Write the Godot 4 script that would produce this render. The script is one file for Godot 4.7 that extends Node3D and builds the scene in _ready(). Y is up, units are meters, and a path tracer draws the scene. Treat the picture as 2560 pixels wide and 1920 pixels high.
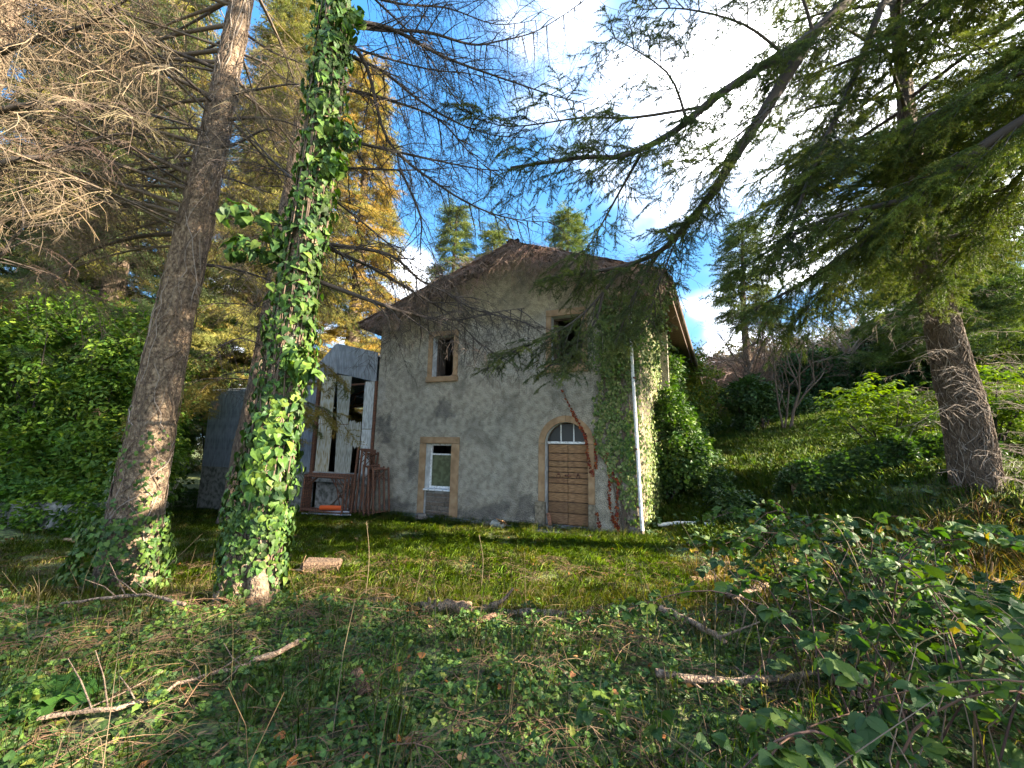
extends Node3D
# Abandoned two-storey farmhouse among cedars; eye at (0, 2.2, 0) looking along -z.

const YAW := -0.3737           # turn of the house
const HOUSE := Vector3(3.25, 0.0, -9.99)   # right front corner of the facade
const EYE := Vector3(0, 2.2, 0)

var rng := RandomNumberGenerator.new()
var nz := FastNoiseLite.new()
var taken := {}
var M := {}                    # materials
var G := {}                    # shared meshes
var view := Transform3D()

# ---------------------------------------------------------------- mesh and scatter collectors
class MB:
	var v := PackedVector3Array()
	var n := PackedVector3Array()
	var c := PackedColorArray()
	var ix := PackedInt32Array()
	var tint := Color.WHITE
	func vert(p: Vector3, nn: Vector3) -> int:
		v.push_back(p)
		n.push_back(nn)
		c.push_back(tint)
		return v.size() - 1
	func tri(a: Vector3, b: Vector3, d: Vector3) -> void:
		var nn := (d - a).cross(b - a).normalized()
		var k := vert(a, nn)
		vert(b, nn)
		vert(d, nn)
		ix.append_array(PackedInt32Array([k, k + 1, k + 2]))
	func quad(a: Vector3, b: Vector3, d: Vector3, e: Vector3) -> void:   # clockwise seen from the front
		var nn := (d - a).cross(b - a).normalized()
		var k := vert(a, nn)
		vert(b, nn)
		vert(d, nn)
		vert(e, nn)
		ix.append_array(PackedInt32Array([k, k + 1, k + 2, k, k + 2, k + 3]))
	func hexa(p: Array) -> void:   # 8 corners: 0-3 bottom ring, 4-7 top ring (counter-clockwise seen from above)
		quad(p[0], p[1], p[2], p[3])
		quad(p[7], p[6], p[5], p[4])
		for k in 4:
			var m := (k + 1) % 4
			quad(p[k], p[k + 4], p[m + 4], p[m])
	func box(lo: Vector3, hi: Vector3, bev := 0.0) -> void:
		if bev <= 0.0:
			hexa([Vector3(lo.x, lo.y, hi.z), Vector3(hi.x, lo.y, hi.z), Vector3(hi.x, lo.y, lo.z), Vector3(lo.x, lo.y, lo.z),
				Vector3(lo.x, hi.y, hi.z), Vector3(hi.x, hi.y, hi.z), Vector3(hi.x, hi.y, lo.z), Vector3(lo.x, hi.y, lo.z)])
			return
		# chamfered: three crossing slabs' corners, 24 points
		var b := minf(bev, 0.45 * minf(hi.x - lo.x, minf(hi.y - lo.y, hi.z - lo.z)))
		var q := func(sx: int, sy: int, sz: int, axis: int) -> Vector3:
			var p := Vector3(hi.x if sx > 0 else lo.x, hi.y if sy > 0 else lo.y, hi.z if sz > 0 else lo.z)
			var s := Vector3(sx, sy, sz)
			for k in 3:
				if k != axis:
					p[k] -= s[k] * b
			return p
		for axis in 3:
			var u := (axis + 1) % 3
			var w := (axis + 2) % 3
			for s in [-1, 1]:
				var pts := []
				for st in [[-1, -1], [1, -1], [1, 1], [-1, 1]]:
					var sg := [0, 0, 0]
					sg[axis] = s
					sg[u] = st[0]
					sg[w] = st[1]
					pts.append(q.call(sg[0], sg[1], sg[2], axis))
				if s > 0:
					quad(pts[3], pts[2], pts[1], pts[0])
				else:
					quad(pts[0], pts[1], pts[2], pts[3])
		for axis in 3:   # edges along axis
			var u := (axis + 1) % 3
			var w := (axis + 2) % 3
			for su in [-1, 1]:
				for sw in [-1, 1]:
					var e := []
					for sa in [-1, 1]:
						var sg := [0, 0, 0]
						sg[axis] = sa
						sg[u] = su
						sg[w] = sw
						e.append([q.call(sg[0], sg[1], sg[2], u), q.call(sg[0], sg[1], sg[2], w)])
					if su * sw > 0:
						quad(e[0][0], e[0][1], e[1][1], e[1][0])
					else:
						quad(e[1][0], e[1][1], e[0][1], e[0][0])
	func tube(p: PackedVector3Array, r: PackedFloat32Array, sides: int, capped := true) -> void:
		var m := p.size()
		var first := v.size()
		var up := Vector3.UP
		for k in m:
			var d := (p[mini(k + 1, m - 1)] - p[maxi(k - 1, 0)]).normalized()
			if absf(d.dot(up)) > 0.95:
				up = Vector3.RIGHT if absf(d.x) < 0.9 else Vector3.FORWARD
			var a := d.cross(up).normalized()
			var b := a.cross(d)
			up = b
			for s in sides:
				var t := TAU * s / sides
				var o := a * cos(t) + b * sin(t)
				vert(p[k] + o * r[k], o)
		for k in m - 1:
			for s in sides:
				var a := first + k * sides + s
				var b := first + k * sides + (s + 1) % sides
				ix.append_array(PackedInt32Array([a, b, b + sides, a, b + sides, a + sides]))
		if capped:
			for e in 2:
				var k := 0 if e == 0 else m - 1
				var mid := vert(p[k], (p[0] - p[1]).normalized() if e == 0 else (p[m - 1] - p[m - 2]).normalized())
				for s in sides:
					var a := first + k * sides + s
					var b := first + k * sides + (s + 1) % sides
					ix.append_array(PackedInt32Array([mid, b, a] if e == 0 else [mid, a, b]))
	func rod(a: Vector3, b: Vector3, ra: float, rb := -1.0, sides := 6) -> void:
		tube(PackedVector3Array([a, b]), PackedFloat32Array([ra, ra if rb < 0 else rb]), sides)
	func mesh(mat: Material = null) -> ArrayMesh:
		var a := []
		a.resize(Mesh.ARRAY_MAX)
		a[Mesh.ARRAY_VERTEX] = v
		a[Mesh.ARRAY_NORMAL] = n
		a[Mesh.ARRAY_COLOR] = c
		a[Mesh.ARRAY_INDEX] = ix
		var m := ArrayMesh.new()
		m.add_surface_from_arrays(Mesh.PRIMITIVE_TRIANGLES, a)
		if mat:
			m.surface_set_material(0, mat)
		return m

class SC:   # a cloud of copies
	var buf := PackedFloat32Array()
	var n := 0
	func add(b: Basis, o: Vector3, c: Color) -> void:
		buf.append_array(PackedFloat32Array([b.x.x, b.y.x, b.z.x, o.x, b.x.y, b.y.y, b.z.y, o.y, b.x.z, b.y.z, b.z.z, o.z, c.r, c.g, c.b, 1.0]))
		n += 1

# ---------------------------------------------------------------- small helpers
func rf(a: float, b: float) -> float: return rng.randf_range(a, b)
func rv() -> Vector3: return Vector3(rf(-1, 1), rf(-1, 1), rf(-1, 1))
func lin(r: float, g: float, b: float) -> Color: return Color(r, g, b).linear_to_srgb()
func pv(a: Array) -> PackedVector3Array:
	var o := PackedVector3Array()
	for k in a.size() / 3:
		o.push_back(Vector3(a[k * 3], a[k * 3 + 1], a[k * 3 + 2]))
	return o
func smooth(p: PackedVector3Array, each: int) -> PackedVector3Array:
	var o := PackedVector3Array()
	for k in p.size() - 1:
		var a := p[maxi(k - 1, 0)]
		var d := p[mini(k + 2, p.size() - 1)]
		for s in each:
			o.push_back(p[k].cubic_interpolate(p[k + 1], a, d, float(s) / each))
	o.push_back(p[p.size() - 1])
	return o
func taper(n: int, a: float, b: float, pw := 1.0) -> PackedFloat32Array:
	var o := PackedFloat32Array()
	for k in n:
		o.push_back(lerpf(a, b, pow(float(k) / (n - 1), pw)))
	return o
func along(p: PackedVector3Array, t: float) -> Vector3:
	var f := clampf(t, 0, 0.9999) * (p.size() - 1)
	return p[int(f)].lerp(p[int(f) + 1], f - int(f))
func heading(p: PackedVector3Array, t: float) -> Vector3:
	var k := int(clampf(t, 0, 0.9999) * (p.size() - 1))
	return (p[k + 1] - p[k]).normalized()
func length_of(p: PackedVector3Array) -> float:
	var s := 0.0
	for k in p.size() - 1:
		s += p[k].distance_to(p[k + 1])
	return s
func facing(x: Vector3, up := Vector3.UP, s := 1.0) -> Basis:   # x axis along x
	x = x.normalized()
	var z := x.cross(up)
	if z.length() < 0.05:
		z = x.cross(Vector3.RIGHT)
	z = z.normalized()
	return Basis(x * s, z.cross(x) * s, z * s)
func leaf_at(normal: Vector3, tip: Vector3, s: float) -> Basis:   # y axis along the normal, x towards the tip
	var y := normal.normalized()
	var x := tip - y * tip.dot(y)
	if x.length() < 0.05:
		x = y.cross(Vector3(0.3, 0.1, 0.9))
	x = x.normalized()
	return Basis(x * s, y * s, x.cross(y) * s)
func vary(c: Color, d: float) -> Color:
	var k := 1.0 + rf(-d, d)
	return Color(c.r * k * (1.0 + rf(-d, d) * 0.4), c.g * k, c.b * k * (1.0 + rf(-d, d) * 0.4))
func sstep(a: float, b: float, x: float) -> float: return smoothstep(a, b, x)

func H(x: float, z: float) -> float:   # the ground
	var wob := nz.get_noise_2d(x * 12.0, z * 12.0)
	var knoll := 0.62 * exp(-((x - 9.2) * (x - 9.2) + (z + 7.9) * (z + 7.9)) / 2.6)
	var bank := 0.58 * sstep(-5.7 - 0.12 * x * sstep(0.0, 4.0, x), -3.8, z + 0.35 * wob) + 0.1 * sstep(-3.9, 0.0, z)
	var t := 0.21 * (x - 4.5) + 0.118 * (-z - 8.5)
	var hill := 0.12 * log(1.0 + exp(clampf(t / 0.12, -40.0, 60.0)))
	hill = hill if hill < 9.0 else 9.0 + 9.0 * (1.0 - exp(-(hill - 9.0) / 9.0))
	var dip := -0.55 * sstep(-11.0, -16.5, z) * sstep(-2.0, -8.0, x)
	var edge := sstep(9.0, 12.0, absf(x)) if x < 0 else 0.0
	var shoulder := 0.38 * sstep(5.9, 7.2, x) * sstep(-6.6, -9.2, z)
	return shoulder + knoll + bank + hill + dip + 0.25 * edge * sstep(-12.0, -8.0, z) + 0.05 * wob + 0.025 * nz.get_noise_2d(x * 55.0, z * 55.0)
func hp(u: float, h: float, n: float) -> Vector3:   # house coordinates to the world
	return HOUSE + Vector3(cos(YAW) * u + sin(YAW) * n, h, -sin(YAW) * u + cos(YAW) * n)
func in_house(p: Vector3, grow := 0.0) -> bool:
	var d := p - HOUSE
	var u := cos(YAW) * d.x - sin(YAW) * d.z
	var n := sin(YAW) * d.x + cos(YAW) * d.z
	return n < grow and n > -16.0 and u > -17.0 and u < grow - 0.123 * n

# ---------------------------------------------------------------- naming
func numbered(called: String) -> String:
	if not taken.has(called):
		taken[called] = 0
		return called
	taken[called] += 1
	return "%s_%03d" % [called, taken[called]]
func tag(o: Node3D, label: String, category: String, group := "", kind := "") -> void:
	if label:
		o.set_meta("label", label)
	if category:
		o.set_meta("category", category)
	if group:
		o.set_meta("group", group)
	if kind:
		o.set_meta("kind", kind)
func thing(called: String, label: String, category: String, at := Vector3.ZERO, turn := 0.0, group := "") -> Node3D:
	var o := Node3D.new()
	o.name = numbered(called)
	add_child(o)
	o.position = at
	o.rotation.y = turn
	tag(o, label, category, group)
	return o
func part(called: String, what, mat: Material, parent: Node, at := Transform3D.IDENTITY, kind := "") -> MeshInstance3D:
	var o := MeshInstance3D.new()
	o.name = called
	o.mesh = what.mesh() if what is MB else what
	o.material_override = mat
	o.transform = at
	if kind:
		o.set_meta("kind", kind)
	if parent == self:
		o.name = numbered(called)
	parent.add_child(o, true)
	return o
func copies(called: String, sc: SC, mesh: Mesh, mat: Material, parent: Node) -> MultiMeshInstance3D:
	if sc.n == 0:
		return null
	var m := MultiMesh.new()
	m.transform_format = MultiMesh.TRANSFORM_3D
	m.use_colors = true
	m.mesh = mesh
	m.instance_count = sc.n
	m.buffer = sc.buf
	var o := MultiMeshInstance3D.new()
	o.name = numbered(called) if parent == self else called
	o.multimesh = m
	o.material_override = mat
	o.set_meta("kind", "stuff")
	parent.add_child(o, true)
	return o
# The copies that show largest become parts of their own, the rest one piece of stuff.
func leaves(called: String, sc: SC, variants: Array, mat: Material, parent: Node, most := 300, others := "leaves") -> void:
	var order := []
	for k in sc.n:
		var b := k * 16
		var p := Vector3(sc.buf[b + 3], sc.buf[b + 7], sc.buf[b + 11])
		var q := view.affine_inverse() * p
		if q.z < -0.3 and absf(q.x) < -q.z * 1.3 and absf(q.y) < -q.z * 0.97:
			order.append([q.length(), k])
	order.sort_custom(func(a, b): return a[0] < b[0])
	var own := {}
	for e in order.slice(0, most):
		own[e[1]] = true
	var rest := SC.new()
	for k in sc.n:
		var b := k * 16
		if own.has(k):
			var f := sc.buf
			var t := Transform3D(Basis(Vector3(f[b], f[b + 4], f[b + 8]), Vector3(f[b + 1], f[b + 5], f[b + 9]), Vector3(f[b + 2], f[b + 6], f[b + 10])), Vector3(f[b + 3], f[b + 7], f[b + 11]))
			part(called, variants[1 + rng.randi() % (variants.size() - 1)], mat, parent, t)
		else:
			rest.buf.append_array(sc.buf.slice(b, b + 16))
			rest.n += 1
	copies(others, rest, variants[0], mat, parent)

# ---------------------------------------------------------------- materials
func ntex(sd: int, freq: float, cols: Array, offs: Array, oct := 5, size := 512, kind := FastNoiseLite.TYPE_SIMPLEX_SMOOTH) -> NoiseTexture2D:
	var f := FastNoiseLite.new()
	f.seed = sd
	f.noise_type = kind
	f.frequency = freq
	f.fractal_octaves = oct
	var g := Gradient.new()
	g.offsets = PackedFloat32Array(offs)
	var cc := PackedColorArray()
	for q in cols:
		cc.push_back(q)
	g.colors = cc
	var t := NoiseTexture2D.new()
	t.width = size
	t.height = size
	t.seamless = true
	t.noise = f
	t.color_ramp = g
	return t
func grey(sd: int, freq: float, oct := 5, size := 512) -> NoiseTexture2D:
	return ntex(sd, freq, [Color.BLACK, Color.WHITE], [0.2, 0.8], oct, size)
func mat(col: Color, rough := 0.85, tex: Texture2D = null, scale := Vector3.ONE, world := false) -> StandardMaterial3D:
	var m := StandardMaterial3D.new()
	m.albedo_color = col
	m.roughness = rough
	if tex:
		m.albedo_texture = tex
		m.uv1_triplanar = true
		m.uv1_world_triplanar = world
		m.uv1_scale = scale
	m.vertex_color_use_as_albedo = true
	return m
func relief(m: StandardMaterial3D, tex: Texture2D, cm: float) -> StandardMaterial3D:
	m.heightmap_enabled = true
	m.heightmap_texture = tex
	m.heightmap_scale = cm
	return m
func leafy(rough: float, through: Color, spec := 0.5) -> StandardMaterial3D:
	var m := StandardMaterial3D.new()
	m.vertex_color_use_as_albedo = true
	m.roughness = rough
	m.metallic_specular = spec
	m.backlight_enabled = true
	m.backlight = through
	return m

func make_materials() -> void:
	var fine := grey(3, 0.05, 4)
	var stripe := grey(5, 0.03, 4)
	M.stucco = relief(mat(Color.WHITE, 0.95, ntex(11, 0.006, [lin(0.34, 0.305, 0.24), lin(0.42, 0.38, 0.30), lin(0.48, 0.435, 0.345), lin(0.55, 0.50, 0.41)], [0.2, 0.42, 0.6, 0.85], 7, 1024), Vector3(0.55, 0.55, 0.55)), grey(12, 0.06, 4), 1.6)
	M.stucco.detail_enabled = true
	M.stucco.detail_blend_mode = BaseMaterial3D.BLEND_MODE_MUL
	M.stucco.detail_uv_layer = BaseMaterial3D.DETAIL_UV_1
	M.stucco.detail_albedo = ntex(13, 0.075, [Color(0.45, 0.45, 0.45), Color(0.9, 0.9, 0.9), Color(1, 1, 1)], [0.22, 0.5, 0.8], 3, 1024)
	M.reveal = mat(Color.WHITE, 0.9, ntex(14, 0.01, [lin(0.45, 0.44, 0.42), lin(0.66, 0.65, 0.62)], [0.3, 0.7], 4, 256), Vector3.ONE)
	M.inside = mat(lin(0.32, 0.29, 0.25), 0.95)
	M.stone = relief(mat(Color.WHITE, 0.9, ntex(21, 0.012, [lin(0.23, 0.14, 0.07), lin(0.30, 0.185, 0.095), lin(0.35, 0.235, 0.13)], [0.2, 0.5, 0.85], 5), Vector3(0.45, 0.45, 0.45)), fine, 0.3)
	M.plinth = relief(mat(Color.WHITE, 0.95, ntex(22, 0.014, [lin(0.13, 0.105, 0.07), lin(0.22, 0.18, 0.12), lin(0.28, 0.23, 0.16)], [0.25, 0.5, 0.8], 5), Vector3(1.5, 1.5, 1.5)), fine, 0.8)
	M.rubble = relief(mat(Color.WHITE, 0.95, ntex(23, 0.02, [lin(0.16, 0.13, 0.10), lin(0.27, 0.22, 0.17)], [0.3, 0.7], 5), Vector3(2, 2, 2)), fine, 1.5)
	M.concrete = relief(mat(Color.WHITE, 0.95, ntex(24, 0.009, [lin(0.10, 0.10, 0.085), lin(0.24, 0.235, 0.215), lin(0.33, 0.32, 0.30)], [0.2, 0.5, 0.8], 6), Vector3(0.8, 0.8, 0.8)), fine, 0.6)
	M.door = relief(mat(Color.WHITE, 0.7, ntex(31, 0.02, [lin(0.14, 0.07, 0.03), lin(0.25, 0.13, 0.052), lin(0.32, 0.18, 0.08)], [0.25, 0.5, 0.8], 5), Vector3(0.5, 4.0, 4.0)), stripe, 0.3)
	M.dark_wood = mat(Color.WHITE, 0.9, ntex(32, 0.02, [lin(0.045, 0.030, 0.020), lin(0.12, 0.08, 0.055)], [0.3, 0.7], 5, 256), Vector3(1, 3, 3))
	M.grey_wood = mat(Color.WHITE, 0.9, ntex(33, 0.02, [lin(0.20, 0.14, 0.09), lin(0.38, 0.28, 0.18)], [0.3, 0.7], 5, 256), Vector3(2, 2, 2))
	M.tile = relief(mat(Color.WHITE, 0.9, ntex(34, 0.015, [lin(0.12, 0.06, 0.04), lin(0.30, 0.12, 0.06), lin(0.30, 0.17, 0.10)], [0.25, 0.55, 0.85], 5), Vector3(2, 2, 2)), fine, 0.4)
	M.white_paint = mat(Color.WHITE, 0.6, ntex(35, 0.02, [lin(0.34, 0.32, 0.28), lin(0.66, 0.66, 0.64), lin(0.74, 0.74, 0.73)], [0.2, 0.42, 0.8], 5, 256), Vector3(2, 2, 2))
	M.iron_sheet = mat(Color.WHITE, 0.55, ntex(36, 0.01, [lin(0.10, 0.12, 0.145), lin(0.17, 0.20, 0.235), lin(0.24, 0.27, 0.30)], [0.2, 0.5, 0.85], 5), Vector3(1.5, 0.35, 1.5))
	M.iron_sheet.metallic = 0.25
	M.pale_sheet = mat(Color.WHITE, 0.6, ntex(37, 0.01, [lin(0.16, 0.17, 0.18), lin(0.29, 0.31, 0.33)], [0.25, 0.75], 5), Vector3(1.5, 0.35, 1.5))
	M.board_white = mat(Color.WHITE, 0.85, ntex(38, 0.012, [lin(0.33, 0.32, 0.29), lin(0.50, 0.50, 0.47), lin(0.62, 0.62, 0.60)], [0.2, 0.5, 0.85], 5), Vector3(2.5, 0.5, 2.5))
	M.board_lichen = mat(Color.WHITE, 0.9, ntex(39, 0.012, [lin(0.24, 0.16, 0.05), lin(0.42, 0.38, 0.28), lin(0.52, 0.50, 0.44)], [0.3, 0.46, 0.8], 5), Vector3(3.5, 0.35, 3.5))
	M.board_grey = mat(Color.WHITE, 0.9, ntex(40, 0.012, [lin(0.20, 0.19, 0.14), lin(0.35, 0.33, 0.27), lin(0.46, 0.45, 0.40)], [0.2, 0.5, 0.85], 5), Vector3(3.5, 0.4, 3.5))
	M.rust = mat(Color.WHITE, 0.9, ntex(41, 0.03, [lin(0.045, 0.025, 0.018), lin(0.13, 0.055, 0.03), lin(0.24, 0.095, 0.04)], [0.25, 0.5, 0.85], 5, 256), Vector3(3, 3, 3))
	M.tube_metal = mat(lin(0.42, 0.42, 0.43), 0.5)
	M.orange = mat(lin(0.75, 0.11, 0.02), 0.45)
	M.glass = StandardMaterial3D.new()
	M.glass.transparency = BaseMaterial3D.TRANSPARENCY_ALPHA
	M.glass.albedo_color = Color(0.55, 0.62, 0.5, 0.25)
	M.glass.roughness = 0.08
	M.dark_glass = mat(lin(0.02, 0.022, 0.022), 0.45)
	M.dirty_glass = mat(Color.WHITE, 0.35, ntex(42, 0.012, [lin(0.055, 0.065, 0.03), lin(0.10, 0.115, 0.06)], [0.3, 0.7], 5, 256), Vector3(1.5, 1.5, 1.5))
	M.bark = relief(mat(Color.WHITE, 0.95, ntex(51, 0.012, [lin(0.045, 0.030, 0.022), lin(0.12, 0.085, 0.06), lin(0.21, 0.155, 0.11)], [0.25, 0.5, 0.8], 6), Vector3(3.6, 0.8, 3.6)), grey(52, 0.02, 5), 2.5)
	M.bark_pale = relief(mat(Color.WHITE, 0.95, ntex(53, 0.012, [lin(0.085, 0.055, 0.036), lin(0.20, 0.14, 0.09), lin(0.33, 0.25, 0.165)], [0.2, 0.5, 0.85], 6), Vector3(2.6, 1.8, 2.6)), grey(54, 0.02, 5), 2.5)
	M.limb = mat(lin(0.05, 0.038, 0.03), 0.95)
	M.limb_pale = mat(lin(0.115, 0.085, 0.06), 0.95)
	M.twig = mat(lin(0.115, 0.08, 0.055), 0.95)
	M.twig_pale = mat(lin(0.19, 0.14, 0.085), 0.95)
	M.twig_grey = mat(lin(0.26, 0.21, 0.17), 0.95)
	M.log_bark = relief(mat(Color.WHITE, 0.95, ntex(55, 0.014, [lin(0.09, 0.055, 0.04), lin(0.26, 0.18, 0.12), lin(0.42, 0.30, 0.20)], [0.25, 0.5, 0.8], 6), Vector3(3, 3, 3)), grey(56, 0.03, 5), 1.5)
	M.log_wood = relief(mat(Color.WHITE, 0.9, ntex(57, 0.014, [lin(0.30, 0.17, 0.08), lin(0.50, 0.32, 0.17)], [0.3, 0.7], 5, 256), Vector3(2, 2, 2)), stripe, 0.6)
	M.soil = relief(mat(Color.WHITE, 0.98, ntex(61, 0.02, [lin(0.045, 0.042, 0.02), lin(0.09, 0.10, 0.032), lin(0.12, 0.17, 0.035), lin(0.20, 0.18, 0.08)], [0.2, 0.42, 0.6, 0.85], 6, 1024), Vector3(0.45, 0.45, 0.45), true), grey(62, 0.04, 5), 3.0)
	M.needle = leafy(0.6, Color(0.80, 0.85, 0.30), 0.3)
	M.cane = mat(lin(0.17, 0.12, 0.085), 0.9)
	M.log_split = relief(mat(Color.WHITE, 0.95, ntex(58, 0.012, [lin(0.10, 0.06, 0.04), lin(0.27, 0.17, 0.095), lin(0.40, 0.27, 0.16)], [0.25, 0.5, 0.8], 6, 256), Vector3(3, 3, 3)), grey(56, 0.03, 5), 1.5)
	M.ivy = leafy(0.5, Color(0.66, 0.76, 0.22), 0.32)
	M.leaf = leafy(0.55, Color(0.78, 0.86, 0.22), 0.3)
	M.grass = leafy(0.6, Color(0.86, 0.9, 0.35), 0.3)
	M.dry = leafy(0.9, Color(0.5, 0.45, 0.3), 0.2)

# ---------------------------------------------------------------- leaf, spray and tuft meshes
func flat_leaf(mb: MB, half: Array, fold: float, droop: float, at := Transform3D.IDENTITY) -> void:
	# half: outline points (x, z) from the base to the tip, mirrored; folded along the midrib
	var rim := []
	for p in half:
		rim.append(Vector3(p[0], fold * absf(p[1]) - droop * maxf(p[0], 0.0) * maxf(p[0], 0.0), p[1]))
	var mid := Vector3(0.42, -0.42 * 0.42 * droop, 0)
	for side in [1.0, -1.0]:
		for k in rim.size() - 1:
			var a: Vector3 = rim[k] * Vector3(1, 1, side)
			var b: Vector3 = rim[k + 1] * Vector3(1, 1, side)
			if side > 0:
				mb.tri(at * mid, at * b, at * a)
			else:
				mb.tri(at * mid, at * a, at * b)
func one_leaf(half: Array, fold: float, droop: float, tint: Color) -> ArrayMesh:
	var mb := MB.new()
	mb.tint = tint
	flat_leaf(mb, half, fold, droop)
	return mb.mesh()
func leaf_set(half: Array, fold: float, droop: float, tints: Array) -> Array:   # [0] is white for tinted copies
	var o := [one_leaf(half, fold, droop, Color.WHITE)]
	for t in tints:
		o.append(one_leaf(half, fold * rf(0.5, 1.5), droop * rf(0.3, 1.8), t))
	return o
func clump(half: Array, count: int, spread: float, size: float, sd: int) -> ArrayMesh:   # leaves round a short shoot along +x
	rng.seed = sd
	var mb := MB.new()
	for k in count:
		var d := Vector3(rf(-0.2, 1.0), rf(-0.8, 0.9), rf(-0.9, 0.9)).normalized()
		var nrm := (Vector3.UP * 0.8 + rv() * 0.7 + Vector3.RIGHT * 0.4)
		var sh := rf(0.75, 1.2)
		mb.tint = Color(sh, sh, sh * rf(0.8, 1.0))
		flat_leaf(mb, half, 0.25, 0.25, Transform3D(leaf_at(nrm, d, size * rf(0.7, 1.2)), d * spread * rf(0.15, 1.0)))
	return mb.mesh()
func needle_spray(sd: int, long: float, subs: int, gap: float, nl: float, nw: float, per: int) -> ArrayMesh:
	rng.seed = sd
	var mb := MB.new()
	var stems := [[pv([0, 0, 0, long * 0.5, 0.01, rf(-0.03, 0.03), long, -0.05 * long, rf(-0.06, 0.06)])]]
	for k in subs:
		var t := rf(0.12, 0.9)
		var s := 1.0 if k % 2 == 0 else -1.0
		var a: Vector3 = along(stems[0][0], t)
		var l := long * rf(0.25, 0.5) * (1.1 - t * 0.5)
		var d := Vector3(rf(0.4, 0.9), rf(-0.25, 0.2), s * rf(0.5, 1.0)).normalized()
		stems.append([PackedVector3Array([a, a + d * l * 0.5, a + d * l + Vector3(0, -0.12 * l, 0)])])
	for st in stems:
		var p: PackedVector3Array = st[0]
		mb.tint = Color(0.75, 0.45, 0.42)
		mb.tube(p, taper(3, 0.0035, 0.0018), 3, false)
		var l := length_of(p)
		var steps := int(l / gap)
		for q in steps:
			var t := (q + rf(0.2, 0.8)) / steps
			var c := along(p, t)
			var dir := heading(p, t)
			for w in per:
				var o := (dir * rf(0.1, 0.7) + rv()).normalized()
				var side := o.cross(rv()).normalized() * nw
				var sh := rf(0.7, 1.25)
				mb.tint = Color(sh, sh, sh)
				mb.tri(c - side, c + side, c + o * nl * rf(0.7, 1.15))
	return mb.mesh()
func bare_spray(sd: int, long: float, subs: int, thick: float) -> ArrayMesh:
	rng.seed = sd
	var mb := MB.new()
	var main := smooth(pv([0, 0, 0, long * 0.4, rf(-0.04, 0.04), rf(-0.06, 0.06), long, rf(-0.2, 0.0), rf(-0.12, 0.12)]), 3)
	mb.tube(main, taper(main.size(), thick, thick * 0.5), 3, false)
	for k in subs:
		var t := rf(0.1, 1.0)
		var a := along(main, t)
		var s := 1.0 if k % 2 == 0 else -1.0
		var d := (heading(main, t) * rf(0.1, 0.8) + Vector3(0, rf(-0.7, 0.25), s * rf(0.4, 1.0))).normalized()
		var l := long * rf(0.2, 0.55)
		var e := a + d * l + Vector3(0, -rf(0.0, 0.35) * l, 0)
		var sh := rf(0.75, 1.2)
		mb.tint = Color(sh, sh, sh)
		var p := PackedVector3Array([a, a + d * l * 0.55 + rv() * 0.015, e])
		mb.tube(p, taper(3, thick * 0.6, thick * 0.32), 3, false)
		for j in 2:
			var b := along(p, rf(0.3, 0.8))
			mb.rod(b, b + (d + rv() * 0.9).normalized() * l * rf(0.2, 0.45) + Vector3(0, -0.1 * l, 0), thick * 0.4, thick * 0.25, 3)
	return mb.mesh()
func tuft(sd: int, blades: int, rad: float, tall: float, w: float, lean: float) -> ArrayMesh:
	rng.seed = sd
	var mb := MB.new()
	for k in blades:
		var a := rf(0, TAU)
		var r := sqrt(rf(0, 1)) * rad
		var o := Vector3(cos(a) * r, -0.01, sin(a) * r)
		var b := a + rf(-0.9, 0.9)
		var out := Vector3(cos(b), 0, sin(b))
		var hh := tall * rf(0.45, 1.15)
		var ln := lean * rf(0.2, 1.3)
		var p1 := o + Vector3.UP * hh * 0.6 + out * ln * hh * 0.35
		var p2 := o + Vector3.UP * hh * (1.0 - 0.25 * ln) + out * ln * hh
		var tw := rf(0, TAU)
		var s := Vector3(cos(tw), 0, sin(tw)) * w
		var sh := rf(0.7, 1.3)
		mb.tint = Color(sh * rf(0.9, 1.2), sh, sh * rf(0.7, 1.1))
		var n := out.cross(s).normalized() + out * 0.3 + Vector3.UP * 0.4
		n = n.normalized()
		var q := [mb.vert(o - s, n), mb.vert(o + s, n), mb.vert(p1 - s * 0.8, n), mb.vert(p1 + s * 0.8, n), mb.vert(p2, n)]
		mb.ix.append_array(PackedInt32Array([q[0], q[2], q[1], q[1], q[2], q[3], q[2], q[4], q[3]]))
	return mb.mesh()

const IVY := [[0, 0], [-0.14, 0.2], [-0.02, 0.46], [0.26, 0.33], [0.47, 0.44], [0.63, 0.22], [1.0, 0]]
const HEART := [[0, 0], [-0.12, 0.2], [0.0, 0.40], [0.3, 0.44], [0.62, 0.28], [1.0, 0]]
const OVATE := [[0, 0], [0.12, 0.13], [0.38, 0.24], [0.7, 0.17], [1.0, 0]]
const SAWN := [[0, 0], [0.06, 0.22], [0.2, 0.27], [0.22, 0.36], [0.4, 0.36], [0.43, 0.42], [0.6, 0.34], [0.64, 0.37], [0.8, 0.2], [0.84, 0.21], [1.0, 0]]
const LANCE := [[0, 0], [0.2, 0.1], [0.5, 0.17], [0.8, 0.12], [1.0, 0]]

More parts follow.
